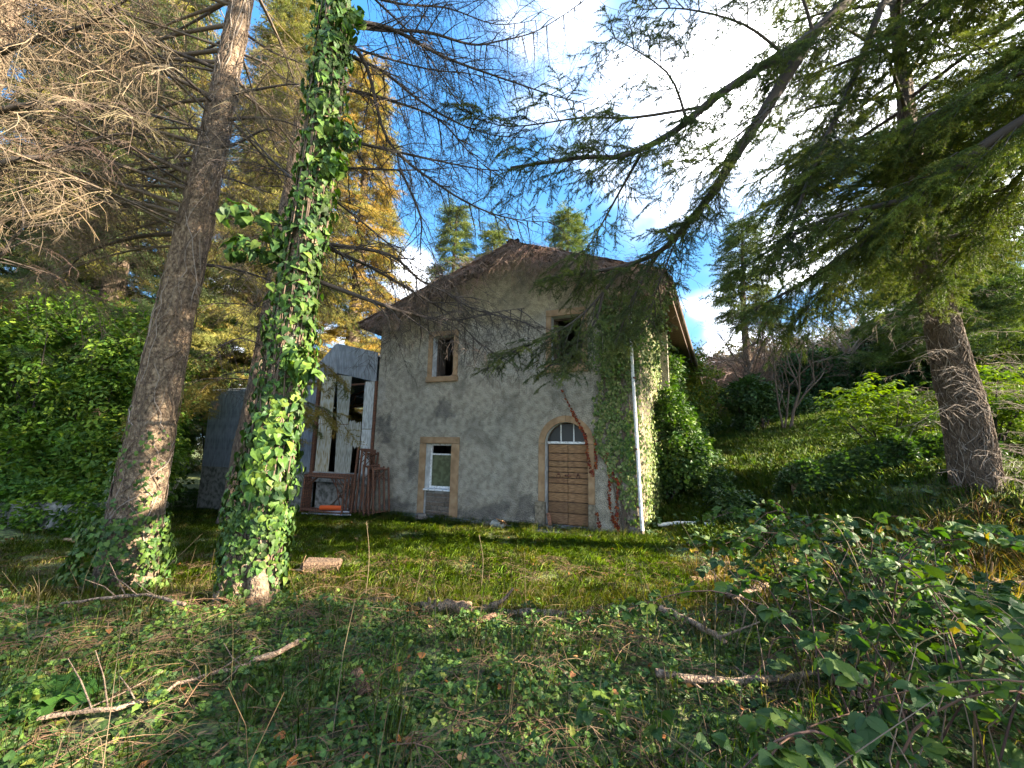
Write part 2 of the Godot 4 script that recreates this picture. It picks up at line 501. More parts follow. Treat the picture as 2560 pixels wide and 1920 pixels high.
func make_meshes() -> void:
	G.ivy = leaf_set(IVY, 0.12, 0.25, [Color(0.055, 0.105, 0.022), Color(0.085, 0.15, 0.03), Color(0.035, 0.075, 0.018), Color(0.11, 0.175, 0.035), Color(0.05, 0.09, 0.03)])
	G.heart = leaf_set(HEART, 0.15, 0.35, [Color(0.06, 0.115, 0.022), Color(0.10, 0.17, 0.03), Color(0.035, 0.08, 0.02), Color(0.14, 0.20, 0.035), Color(0.05, 0.10, 0.025), Color(0.075, 0.14, 0.025)])
	G.sawn = leaf_set(SAWN, 0.2, 0.3, [Color(0.05, 0.095, 0.028), Color(0.075, 0.13, 0.03), Color(0.04, 0.08, 0.03), Color(0.10, 0.15, 0.025), Color(0.06, 0.105, 0.035)])
	G.lance = leaf_set(LANCE, 0.2, 0.35, [Color(0.10, 0.17, 0.025), Color(0.14, 0.21, 0.03), Color(0.07, 0.13, 0.022), Color(0.17, 0.22, 0.03)])
	G.clump = [clump(OVATE, 9, 0.16, 0.13, 71), clump(OVATE, 9, 0.18, 0.12, 72)]
	G.ivy_clump = [clump(IVY, 8, 0.14, 0.085, 73), clump(HEART, 8, 0.15, 0.085, 74)]
	G.cedar = [needle_spray(81, 0.5, 6, 0.024, 0.038, 0.0028, 9), needle_spray(82, 0.42, 5, 0.024, 0.038, 0.0028, 9)]
	G.fir = [needle_spray(83, 0.8, 9, 0.05, 0.09, 0.006, 6), needle_spray(84, 0.7, 8, 0.05, 0.10, 0.006, 6)]
	G.bare = [bare_spray(85, 0.55, 10, 0.0044), bare_spray(86, 0.45, 9, 0.0040), bare_spray(87, 0.7, 13, 0.0048)]
	G.tuft = [tuft(91, 17, 0.075, 0.10, 0.0042, 0.8), tuft(92, 15, 0.085, 0.14, 0.0042, 0.85)]
	G.long = [tuft(93, 18, 0.08, 0.34, 0.0035, 0.75), tuft(94, 14, 0.10, 0.42, 0.003, 0.9)]
	G.meadow = [tuft(95, 26, 0.22, 0.22, 0.010, 0.7)]

# ---------------------------------------------------------------- sky
func make_sky() -> PanoramaSkyMaterial:
	var f := FastNoiseLite.new()
	f.seed = 7
	f.noise_type = FastNoiseLite.TYPE_SIMPLEX_SMOOTH
	f.frequency = 1.0
	f.fractal_octaves = 6
	f.fractal_gain = 0.52
	var w := 1024
	var h := 512
	var im := Image.create_empty(w, h, false, Image.FORMAT_RGBAF)
	var main := Vector3(0.10, 0.64, -0.75).normalized()    # the large white cloud over the house
	for j in h:
		var el := (0.5 - (j + 0.5) / h) * PI
		for i in w:
			var az := (i + 0.5) / w * TAU   # the left edge of a panorama lies towards -z
			var d := Vector3(sin(az) * cos(el), sin(el), -cos(az) * cos(el))
			var up := maxf(d.y, 0.0)
			var blue := Color(0.075, 0.17, 0.26).lerp(Color(0.014, 0.066, 0.17), pow(up, 0.5))
			if d.y < 0.0:
				im.set_pixel(i, j, Color(0.25, 0.27, 0.25))
				continue
			var q := d / (up + 0.35)
			var n := f.get_noise_3d(q.x * 0.9 + 3.0, q.z * 0.9, 1.3) + 0.4 * f.get_noise_3d(q.x * 2.6, q.z * 2.6, 8.0)
			n += 0.16 * exp(-pow((1.0 - d.dot(main)) / 0.05, 2.0)) + 0.05
			var cover := pow(smoothstep(-0.22, 0.75, n), 1.6)
			var white := Color(0.20, 0.215, 0.25).lerp(Color(1.75, 1.75, 1.77), pow(smoothstep(-0.1, 0.55, n + 0.5 * f.get_noise_3d(q.x * 1.7, q.z * 1.7, 20.0)), 1.5))
			im.set_pixel(i, j, blue.lerp(white, cover))
	var s := PanoramaSkyMaterial.new()
	s.panorama = ImageTexture.create_from_image(im)
	return s

# ---------------------------------------------------------------- ground
func make_ground() -> void:
	var xs := []
	var zs := []
	var x := -150.0
	while x < 160.0:
		xs.append(x)
		x += 0.22 if x > -11.0 and x < 14.0 else (0.8 if x > -22.0 and x < 34.0 else 8.0)
	var z := -170.0
	while z < 25.0:
		zs.append(z)
		z += 0.22 if z > -15.0 and z < 1.0 else (0.7 if z > -38.0 and z < 3.0 else 8.0)
	var mb := MB.new()
	for j in zs.size():
		for i in xs.size():
			var a: float = xs[i]
			var b: float = zs[j]
			# turf on the lawn and the slope, bare mossy earth elsewhere
			var turf := sstep(-4.6, -5.6, b + 0.5 * nz.get_noise_2d(a * 20.0, b * 20.0)) * sstep(-0.35, 0.1, nz.get_noise_2d(a * 13.0, b * 13.0 + 30.0))
			mb.tint = Color(0.8, 0.8, 0.8).lerp(Color(1.35, 1.65, 0.95), turf)
			mb.vert(Vector3(a, H(a, b), b), Vector3(H(a - 0.2, b) - H(a + 0.2, b), 0.4, H(a, b - 0.2) - H(a, b + 0.2)).normalized())
	var w := xs.size()
	for j in zs.size() - 1:
		for i in w - 1:
			var k := j * w + i
			mb.ix.append_array(PackedInt32Array([k, k + 1, k + w + 1, k, k + w + 1, k + w]))
	var g := part("ground", mb, M.soil, self)
	tag(g, "mossy earth of the clearing and the slope rising behind the house", "", "", "structure")

# ---------------------------------------------------------------- house
func under_roof(u: float) -> float:
	return 7.86 - (0.36 if u > -3.4 else 0.345) * absf(u + 3.4)

func house() -> void:
	var o := thing("farmhouse", "two-storey rendered farmhouse with stone window frames and arched wooden door", "house", HOUSE, YAW)
	# facade: a grid of small slightly uneven cells, left open at the windows and the door
	var mb := MB.new()
	var wins := [[-6.22, -5.47, 4.24, 5.55], [-2.30, -1.45, 4.38, 5.80], [-6.30, -5.42, 0.0, 2.15], [-2.485, -1.315, 0.0, 2.2]]
	var us := []
	for k in 105:
		us.append(-8.32 + 8.32 * k / 104.0)
	var hs := []
	for k in 100:
		hs.append(-0.7 + k * 0.09)
	for q in wins:
		us.append(q[0])
		us.append(q[1])
		hs.append(q[2])
		hs.append(q[3])
	us.sort()
	hs.sort()
	var at := func(u: float, h: float) -> Vector3:
		var e := 0.0 if u < -8.3 or u > -0.02 else 0.012 * nz.get_noise_2d(u * 30.0, h * 30.0) + 0.02 * nz.get_noise_2d(u * 7.0 + 50.0, h * 7.0)
		return Vector3(u, minf(h, under_roof(u)), e)
	var shade := func(u: float, h: float) -> Color:   # limewash on the gable, soot and damp stains lower down
		var edge := 5.75 + 0.5 * nz.get_noise_2d(u * 9.0, 4.0)
		var k := sstep(edge - 0.35, edge + 0.35, h + 0.5 * nz.get_noise_2d(u * 22.0, h * 22.0))
		var c := Color(1.0, 0.98, 0.93).lerp(Color(0.98, 0.88, 0.64), k)
		var st := nz.get_noise_2d(u * 16.0 + 90.0, h * 13.0)
		var damp := sstep(0.10, 0.45, st + 0.15 * nz.get_noise_2d(u * 60.0, h * 60.0)) * 0.25
		for q in [[-3.95, 0.32, 0.6, 0.26], [-2.98, 0.45, 0.32, 0.42], [-7.4, 0.2, 0.7, 0.22], [-5.75, 3.15, 0.42, 0.30], [-7.9, 2.6, 0.35, 0.5], [-4.75, 0.12, 0.6, 0.16], [-6.8, 1.5, 0.25, 0.5]]:
			var e := Vector2((u - q[0]) / q[2], (h - q[1]) / q[3]).length() + 0.9 * nz.get_noise_2d(u * 50.0, h * 50.0)
			damp = maxf(damp, 0.5 * (1.0 - sstep(0.75, 1.05, e)))
		return Color(c.r * (1.0 - damp), c.g * (1.0 - damp), c.b * (1.0 - damp * 0.95))
	for i in us.size() - 1:
		for j in hs.size() - 1:
			var u0: float = us[i]
			var u1: float = us[i + 1]
			var h0: float = hs[j]
			var h1: float = hs[j + 1]
			if u1 - u0 < 0.001 or h1 - h0 < 0.001 or (h0 >= under_roof(u0) and h0 >= under_roof(u1)):
				continue
			var cu := (u0 + u1) * 0.5
			var ch := (h0 + h1) * 0.5
			var open := false
			for q in wins:
				open = open or (cu > q[0] and cu < q[1] and ch > q[2] and ch < q[3])
			if ch >= 2.15 and Vector2(cu + 1.9, ch - 2.2).length() < 0.66:
				open = true
			if open:
				continue
			var k := mb.v.size()
			for p in [[u0, h0], [u0, h1], [u1, h1], [u1, h0]]:
				mb.tint = shade.call(p[0], p[1])
				mb.vert(at.call(p[0], p[1]), Vector3.BACK)
			mb.ix.append_array(PackedInt32Array([k, k + 1, k + 2, k, k + 2, k + 3]))
	part("facade", mb, M.stucco, o)
	# the other walls, with thickness, and dark floors inside
	mb = MB.new()
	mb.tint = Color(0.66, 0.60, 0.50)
	var far := -16.0
	var sp := -0.123
	for seg in [[0.0, -3.4], [-3.4, -9.0], [-9.0, far]]:
		var a: float = seg[0]
		var b: float = seg[1]
		mb.quad(Vector3(sp * a, -0.6, a), Vector3(sp * a, 6.5 - 0.36 * sp * a, a), Vector3(sp * b, 6.5 - 0.36 * sp * b, b), Vector3(sp * b, -0.6, b))
	part("side_wall", mb, M.stucco, o)
	mb = MB.new()
	mb.box(Vector3(0.36, -0.6, -4.1), Vector3(0.80, 6.0, -3.4), 0.02)
	part("buttress", mb, M.stucco, o)
	mb = MB.new()
	mb.box(Vector3(-8.32, -0.8, far), Vector3(-8.0, 6.1, -0.002))
	part("side_wall", mb, M.stucco, o)
	mb = MB.new()
	mb.box(Vector3(-8.0, -0.6, far), Vector3(1.9, 6.1, far + 0.3))
	part("back_wall", mb, M.stucco, o)
	mb = MB.new()
	mb.box(Vector3(-7.99, -0.2, far + 0.3), Vector3(0.0, 0.0, -0.36))
	mb.box(Vector3(-7.99, 3.0, far + 0.3), Vector3(0.0, 3.2, -0.36))
	mb.box(Vector3(-7.99, 0.0, -4.2), Vector3(-0.02, 6.1, -4.0))
	part("floors", mb, M.inside, o)
	# reveals: inner cheeks of every opening
	for q in wins:
		mb = MB.new()
		var d := -0.36
		var top: float = q[3]
		mb.quad(Vector3(q[0], q[2], d), Vector3(q[0], top, d), Vector3(q[0], top, 0.01), Vector3(q[0], q[2], 0.01))
		mb.quad(Vector3(q[1], q[2], 0.01), Vector3(q[1], top, 0.01), Vector3(q[1], top, d), Vector3(q[1], q[2], d))
		if q[2] > 0.5 or q[3] < 2.18:
			mb.quad(Vector3(q[0], top, 0.01), Vector3(q[0], top, d), Vector3(q[1], top, d), Vector3(q[1], top, 0.01))
			mb.quad(Vector3(q[0], q[2], d), Vector3(q[0], q[2], 0.01), Vector3(q[1], q[2], 0.01), Vector3(q[1], q[2], d))
		else:
			for k in 14:
				var a := PI * k / 14.0
				var b := PI * (k + 1) / 14.0
				var p := Vector3(-1.9 + 0.585 * cos(a), 2.2 + 0.585 * sin(a), 0.01)
				var r := Vector3(-1.9 + 0.585 * cos(b), 2.2 + 0.585 * sin(b), 0.01)
				mb.quad(p, r, Vector3(r.x, r.y, d), Vector3(p.x, p.y, d))
		part("reveal", mb, M.reveal, o)
	# windows
	window(o, [-6.22, -5.47, 4.24, 5.55], [-6.40, -5.30, 4.06, 5.72], true)
	window(o, [-2.30, -1.45, 4.38, 5.80], [-2.47, -1.28, 4.17, 6.00], true)
	var w := window(o, [-6.30, -5.42, 0.80, 2.15], [-6.54, -5.14, 0.0, 2.36], false)
	w.set_meta("label", "ground-floor window with greenish lower pane and white sill")
	# rubble infill under the ground-floor window
	var h := -0.1
	var row := 0
	while h < 0.66:
		var hh := [0.16, 0.10, 0.13, 0.12, 0.15, 0.11][row % 6] as float
		var u := -6.28
		while u < -5.44:
			var ww := minf(rf(0.14, 0.36), -5.43 - u)
			if ww > 0.05:
				mb = MB.new()
				var sh := rf(0.7, 1.2)
				mb.tint = Color(sh, sh * rf(0.93, 1.0), sh * rf(0.85, 1.0))
				mb.box(Vector3(u + 0.008, h + 0.008, -0.14), Vector3(u + ww - 0.008, h + hh - 0.008, -0.045 + rf(-0.015, 0.02)), 0.018)
				part("stone", mb, M.rubble, o)
			u += ww
		h += hh
		row += 1
	mb = MB.new()
	mb.box(Vector3(-6.30, -0.2, -0.3), Vector3(-5.42, 0.76, -0.085))
	part("mortar", mb, M.concrete, o)
	door(o)
	roof(o)
	# downpipe on the right corner
	mb = MB.new()
	mb.tube(smooth(pv([-0.12, 5.9, 0.16, -0.12, 4.6, 0.14, -0.06, 2.2, 0.13, -0.02, 0.6, 0.14, 0.0, 0.16, 0.15]), 4), taper(17, 0.042, 0.042), 10)
	var dp := part("downpipe", mb, M.white_paint, o)
	for hb in [3.9, 2.1, 0.7]:
		mb = MB.new()
		mb.tube(pv([-0.08, hb - 0.02, 0.135, -0.075, hb + 0.02, 0.135]), PackedFloat32Array([0.052, 0.052]), 10)
		part("bracket", mb, M.rust, dp)
	# worn corner: bare stones and broken render at the foot of the right corner
	var cs := [[-0.34, -0.1, 0.40, 0.34], [-0.42, 0.26, 0.30, 0.22], [-0.26, 0.44, 0.24, 0.28], [-0.40, 0.68, 0.26, 0.24], [-0.30, 0.92, 0.24, 0.18], [-0.36, 1.06, 0.20, 0.26], [-0.2, 1.30, 0.16, 0.2]]
	for q in cs:
		mb = MB.new()
		var sh := rf(0.9, 1.25)
		mb.tint = Color(sh, sh * 0.96, sh * 0.88)
		mb.box(Vector3(q[0], q[1], -0.1), Vector3(q[0] + q[2], q[1] + q[3], 0.06 + rf(0.0, 0.04)), 0.05)
		part("stone", mb, M.rubble, o, Transform3D(Basis(Vector3.BACK, rf(-0.12, 0.12)), Vector3.ZERO))
	mb = MB.new()
	mb.box(Vector3(-0.9, 0.85, 0.02), Vector3(0.02, 1.0, 0.07), 0.02)
	# concrete strip along the foot of the facade
	for q in [[-8.3, -6.75, 0.30], [-6.72, -4.6, 0.42], [-4.57, -2.95, 0.38], [-2.92, -0.95, 0.62], [-0.92, -0.35, 0.3]]:
		mb = MB.new()
		mb.box(Vector3(q[0], -0.5, 0.02), Vector3(q[1], 0.02 + rf(0.0, 0.02), q[2]), 0.02)
		part("footing", mb, M.concrete, o)

func window(o: Node3D, q: Array, f: Array, sill: bool) -> Node3D:   # opening and outer frame: left, right, bottom, top
	var w := Node3D.new()
	w.name = "window"
	o.add_child(w, true)
	var z := 0.035
	var mb: MB
	var st := [["jamb_stone", f[0], q[0], f[2] if not sill else q[2], q[3]], ["jamb_stone", q[1], f[1], f[2] if not sill else q[2], q[3]], ["lintel_stone", f[0], f[1], q[3], f[3]]]
	if sill:
		st.append(["sill_stone", f[0] - 0.03, f[1] + 0.03, f[2], q[2]])
	for s in st:
		mb = MB.new()
		var sh := rf(0.88, 1.1)
		mb.tint = Color(sh, sh, sh)
		mb.box(Vector3(s[1] + 0.004, s[3] + 0.004, -0.12), Vector3(s[2] - 0.004, s[4] - 0.004, z + (0.03 if s[0] == "sill_stone" else 0.0)), 0.012)
		part(s[0], mb, M.stone, w)
	var a := Vector3(q[0], q[2], -0.30)
	var b := Vector3(q[1], q[3], -0.24)
	mb = MB.new()
	for e in [[a.x, a.x + 0.06, a.y, b.y], [b.x - 0.06, b.x, a.y, b.y], [a.x + 0.06, b.x - 0.06, b.y - 0.06, b.y], [a.x + 0.06, b.x - 0.06, a.y, a.y + 0.06]]:
		mb.box(Vector3(e[0], e[2], a.z), Vector3(e[1], e[3], b.z), 0.006)
	part("frame", mb, M.dark_wood if sill else M.white_paint, w)
	if sill:
		mb = MB.new()   # an inner shutter leaf folded back on the left
		mb.box(Vector3(q[0] + 0.07, q[2] + 0.05, -0.62), Vector3(q[0] + 0.10, q[3] - 0.06, -0.31), 0.004)
		part("casement", mb, M.dark_wood, w)
	else:
		var split := 1.80
		mb = MB.new()
		mb.box(Vector3(q[0] + 0.06, split, -0.30), Vector3(q[1] - 0.06, split + 0.045, -0.24), 0.005)
		part("glazing_bar", mb, M.white_paint, w)
		mb = MB.new()
		mb.box(Vector3(q[0] + 0.06, q[2] + 0.06, -0.275), Vector3(q[1] - 0.06, split, -0.268))
		part("pane", mb, M.dirty_glass, w)
		mb = MB.new()
		mb.box(Vector3(q[0] - 0.02, q[2] - 0.05, -0.3), Vector3(q[1] + 0.02, q[2] - 0.003, 0.075), 0.01)
		part("sill", mb, M.white_paint, w)
	return w

func door(o: Node3D) -> void:
	var s := Node3D.new()
	s.name = "door_surround"
	o.add_child(s, true)
	var mb: MB
	for e in [[-2.75, -2.485, 0.0, 0.66, 0.075], [-1.315, -1.14, 0.0, 0.66, 0.075]]:
		mb = MB.new()
		mb.box(Vector3(e[0], e[2] - 0.3, -0.12), Vector3(e[1], e[3] - 0.004, e[4]), 0.015)
		part("plinth_stone", mb, M.plinth, s)
	for e in [[-2.67, -2.487], [-1.313, -1.14]]:
		mb = MB.new()
		mb.box(Vector3(e[0], 0.66, -0.12), Vector3(e[1], 2.196, 0.045), 0.012)
		part("jamb_stone", mb, M.stone, s)
	for half in 2:
		mb = MB.new()
		var a0 := 0.006 if half == 0 else PI * 0.5 + 0.006
		var steps := 12
		for k in steps:
			var a := a0 + (PI * 0.5 - 0.012) * k / steps
			var b := a0 + (PI * 0.5 - 0.012) * (k + 1) / steps
			var c := Vector3(-1.9, 2.2, 0)
			var p := []
			for e in [[0.587, a], [0.765, a], [0.765, b], [0.587, b]]:
				p.append(c + Vector3(cos(e[1]) * e[0], sin(e[1]) * e[0], -0.12))
			for e in 4:
				p.append(p[e] + Vector3(0, 0, 0.165))
			mb.quad(p[4], p[7], p[6], p[5])
			mb.quad(p[5], p[6], p[2], p[1])
			mb.quad(p[7], p[4], p[0], p[3])
			if k == 0:
				mb.quad(p[4], p[5], p[1], p[0])
			if k == steps - 1:
				mb.quad(p[6], p[7], p[3], p[2])
		part("arch_stone", mb, M.stone, s)
	mb = MB.new()
	mb.box(Vector3(-2.9, -0.4, -0.3), Vector3(-1.0, 0.05, 0.16), 0.02)
	part("threshold", mb, M.concrete, s)
	var d := Node3D.new()
	d.name = "door"
	o.add_child(d, true)
	var hb := [0.06, 0.36, 0.65, 0.89, 1.13, 1.28, 1.43, 1.57, 1.73, 1.94, 2.19]
	for leaf in 2:
		var u0 := -2.45 if leaf == 0 else -1.897
		var u1 := -1.903 if leaf == 0 else -1.35
		for k in 10:
			mb = MB.new()
			var sh := rf(0.8, 1.2) * (0.75 if k < 2 else 1.0)
			mb.tint = Color(sh, sh * rf(0.94, 1.04), sh * rf(0.9, 1.1))
			if k == 6 and leaf == 0:
				mb.tint = Color(1.3, 1.5, 1.8)
			mb.box(Vector3(u0, hb[k] + 0.011, -0.26), Vector3(u1, hb[k + 1] - 0.011, -0.205 + rf(-0.004, 0.004)), 0.01)
			part("plank", mb, M.door, d)
	mb = MB.new()
	mb.box(Vector3(-2.46, 0.05, -0.30), Vector3(-1.34, 2.19, -0.245))
	part("backing", mb, M.dark_wood, d)
	for u in [-2.16, -1.62]:
		mb = MB.new()
		var ring := PackedVector3Array()
		for k in 13:
			ring.push_back(Vector3(u + 0.05 * sin(TAU * k / 12.0), 1.33 + 0.05 * cos(TAU * k / 12.0), -0.19))
		mb.tube(ring, taper(13, 0.011, 0.011), 5, false)
		mb.tube(pv([u, 1.385, -0.21, u, 1.385, -0.18]), PackedFloat32Array([0.035, 0.03]), 8)
		part("ring_handle", mb, M.rust, d)
	mb = MB.new()
	mb.box(Vector3(-1.99, 1.33, -0.205), Vector3(-1.80, 1.37, -0.17), 0.006)
	mb.tube(pv([-1.88, 1.30, -0.2, -1.88, 1.41, -0.2]), PackedFloat32Array([0.014, 0.014]), 6)
	part("bolt", mb, M.rust, d)
	var f := Node3D.new()
	f.name = "fanlight"
	o.add_child(f, true)
	mb = MB.new()
	mb.box(Vector3(-2.47, 2.20, -0.27), Vector3(-1.33, 2.265, -0.17), 0.008)
	part("transom", mb, M.white_paint, f)
	for u in [-2.09, -1.73]:
		mb = MB.new()
		mb.box(Vector3(u - 0.016, 2.265, -0.24), Vector3(u + 0.016, 2.2 + sqrt(0.33 - (u + 1.9) * (u + 1.9)), -0.20), 0.004)
		part("glazing_bar", mb, M.white_paint, f)
	mb = MB.new()
	var arc := PackedVector3Array()
	for k in 15:
		arc.push_back(Vector3(-1.9 + 0.565 * cos(PI * k / 14.0), 2.225 + 0.55 * sin(PI * k / 14.0), -0.22))
	mb.tube(arc, taper(15, 0.022, 0.022), 5)
	part("frame", mb, M.dark_wood, f)
	mb = MB.new()
	for k in 14:
		mb.tri(Vector3(-1.9, 2.25, -0.235), arc[k] + Vector3(0, 0, -0.015), arc[k + 1] + Vector3(0, 0, -0.015))
	part("pane", mb, M.dark_glass, f)

func roof(o: Node3D) -> void:
	var mb := MB.new()
	var r := Node3D.new()
	r.name = "roof"
	o.add_child(r, true)
	var n0 := 0.45
	var n1 := -16.4
	var top := func(u: float) -> float: return 8.0 - (0.36 if u > -3.4 else 0.345) * absf(u + 3.4)
	for side in 2:
		var e0 := 0.75 if side == 0 else -8.95
		var e1 := 0.75 + 2.0 if side == 0 else -8.95
		var c := [Vector3(-3.4, top.call(-3.4), n0), Vector3(e0, top.call(e0), n0), Vector3(e1, top.call(e1), n1), Vector3(-3.4, top.call(-3.4), n1)]
		mb = MB.new()
		var p := []
		for q in c:
			p.append(q - Vector3(0, 0.09, 0))
		for q in c:
			p.append(q)
		mb.hexa(p)
		part("roof_deck", mb, M.dark_wood, r)
	# purlins showing under the verge
	for u in [-8.5, -7.3, -6.0, -4.7, -3.4, -2.1, -0.9, 0.25]:
		mb = MB.new()
		var hh: float = top.call(u) - 0.10
		mb.box(Vector3(u - 0.07, hh - 0.17, -0.4), Vector3(u + 0.07, hh - 0.005, 0.40), 0.01)
		part("purlin", mb, M.dark_wood, r)
	# clay cover tiles: every row runs from the ridge down to the eave
	mb = MB.new()
	for k in 6:
		for e in 2:
			var a := PI * (k + e) / 6.0
			mb.vert(Vector3(0, sin(a) * 0.085, cos(a) * 0.10), Vector3(0, sin(a), cos(a)))
			mb.vert(Vector3(0.45, sin(a) * 0.07, cos(a) * 0.085), Vector3(0, sin(a), cos(a)))
		var b := k * 4
		mb.ix.append_array(PackedInt32Array([b, b + 1, b + 3, b, b + 3, b + 2]))
	for k in 6:   # thickness at the lower lip
		var a := PI * k / 6.0
		var b := PI * (k + 1) / 6.0
		mb.quad(Vector3(0, sin(a) * 0.085, cos(a) * 0.10), Vector3(0, sin(b) * 0.085, cos(b) * 0.10), Vector3(0, sin(b) * 0.065, cos(b) * 0.08), Vector3(0, sin(a) * 0.065, cos(a) * 0.08))
	var tile := mb.mesh()
	var sc := SC.new()
	for side in 2:
		var sl := -0.36 if side == 0 else 0.345
		var n := n0 - 0.05
		while n > n1:
			var e := (0.80 - 0.123 * (n - n0)) if side == 0 else -9.0
			var up := Vector3(-1.0 if side == 0 else 1.0, absf(sl), 0).normalized()
			var steps := int(absf(e + 3.4) / 0.36)
			for k in steps + 1:
				var u := e + (-0.36 if side == 0 else 0.36) * k
				var p := Vector3(u, top.call(u) + 0.03, n + rf(-0.015, 0.015))
				var b := facing(up + Vector3(0, rf(0.0, 0.05), rf(-0.03, 0.03)))
				sc.add(HB * b, HB * p + HOUSE, vary(Color(0.95, 0.9, 0.85), 0.3))
			n -= 0.215
	# the copies are kept in world space, so the tiles hang on a node that undoes the turn of the house
	var hold := Node3D.new()
	hold.name = "tiles"
	o.add_child(hold, true)
	hold.transform = Transform3D(Basis(Vector3.UP, YAW), HOUSE).affine_inverse()
	tiles_out("tile", sc, tile, hold)
	# ridge tiles
	for k in 38:
		mb = MB.new()
		var z0 := n0 + 0.03 - k * 0.44
		var arcp := []
		for s in 7:
			var a := PI * s / 6.0
			arcp.append([cos(a), sin(a)])
		for s in 6:
			mb.quad(Vector3(-3.4 + arcp[s][0] * 0.15, top.call(-3.4) + 0.04 + arcp[s][1] * 0.12, z0), Vector3(-3.4 + arcp[s + 1][0] * 0.15, top.call(-3.4) + 0.04 + arcp[s + 1][1] * 0.12, z0),
				Vector3(-3.4 + arcp[s + 1][0] * 0.13, top.call(-3.4) + 0.04 + arcp[s + 1][1] * 0.10, z0 - 0.48), Vector3(-3.4 + arcp[s][0] * 0.13, top.call(-3.4) + 0.04 + arcp[s][1] * 0.10, z0 - 0.48))
		part("ridge_tile", mb, M.tile, r)
	# gutter along the right eave
	mb = MB.new()
	var gut := PackedVector3Array()
	for k in 9:
		var n := n0 - 0.1 - k * 1.9
		gut.push_back(Vector3(0.86 - 0.123 * (n - n0), top.call(0.8) - 0.1 + 0.123 * 0.36 * (n - n0) , n))
	mb.tube(gut, taper(9, 0.07, 0.07), 8)
	part("gutter", mb, M.dark_wood, r)

var HB := Basis(Vector3.UP, YAW)
func tiles_out(called: String, sc: SC, mesh: Mesh, parent: Node) -> void:
	leaves(called, sc, [mesh, mesh], M.tile, parent, 120, "roof_tiles")

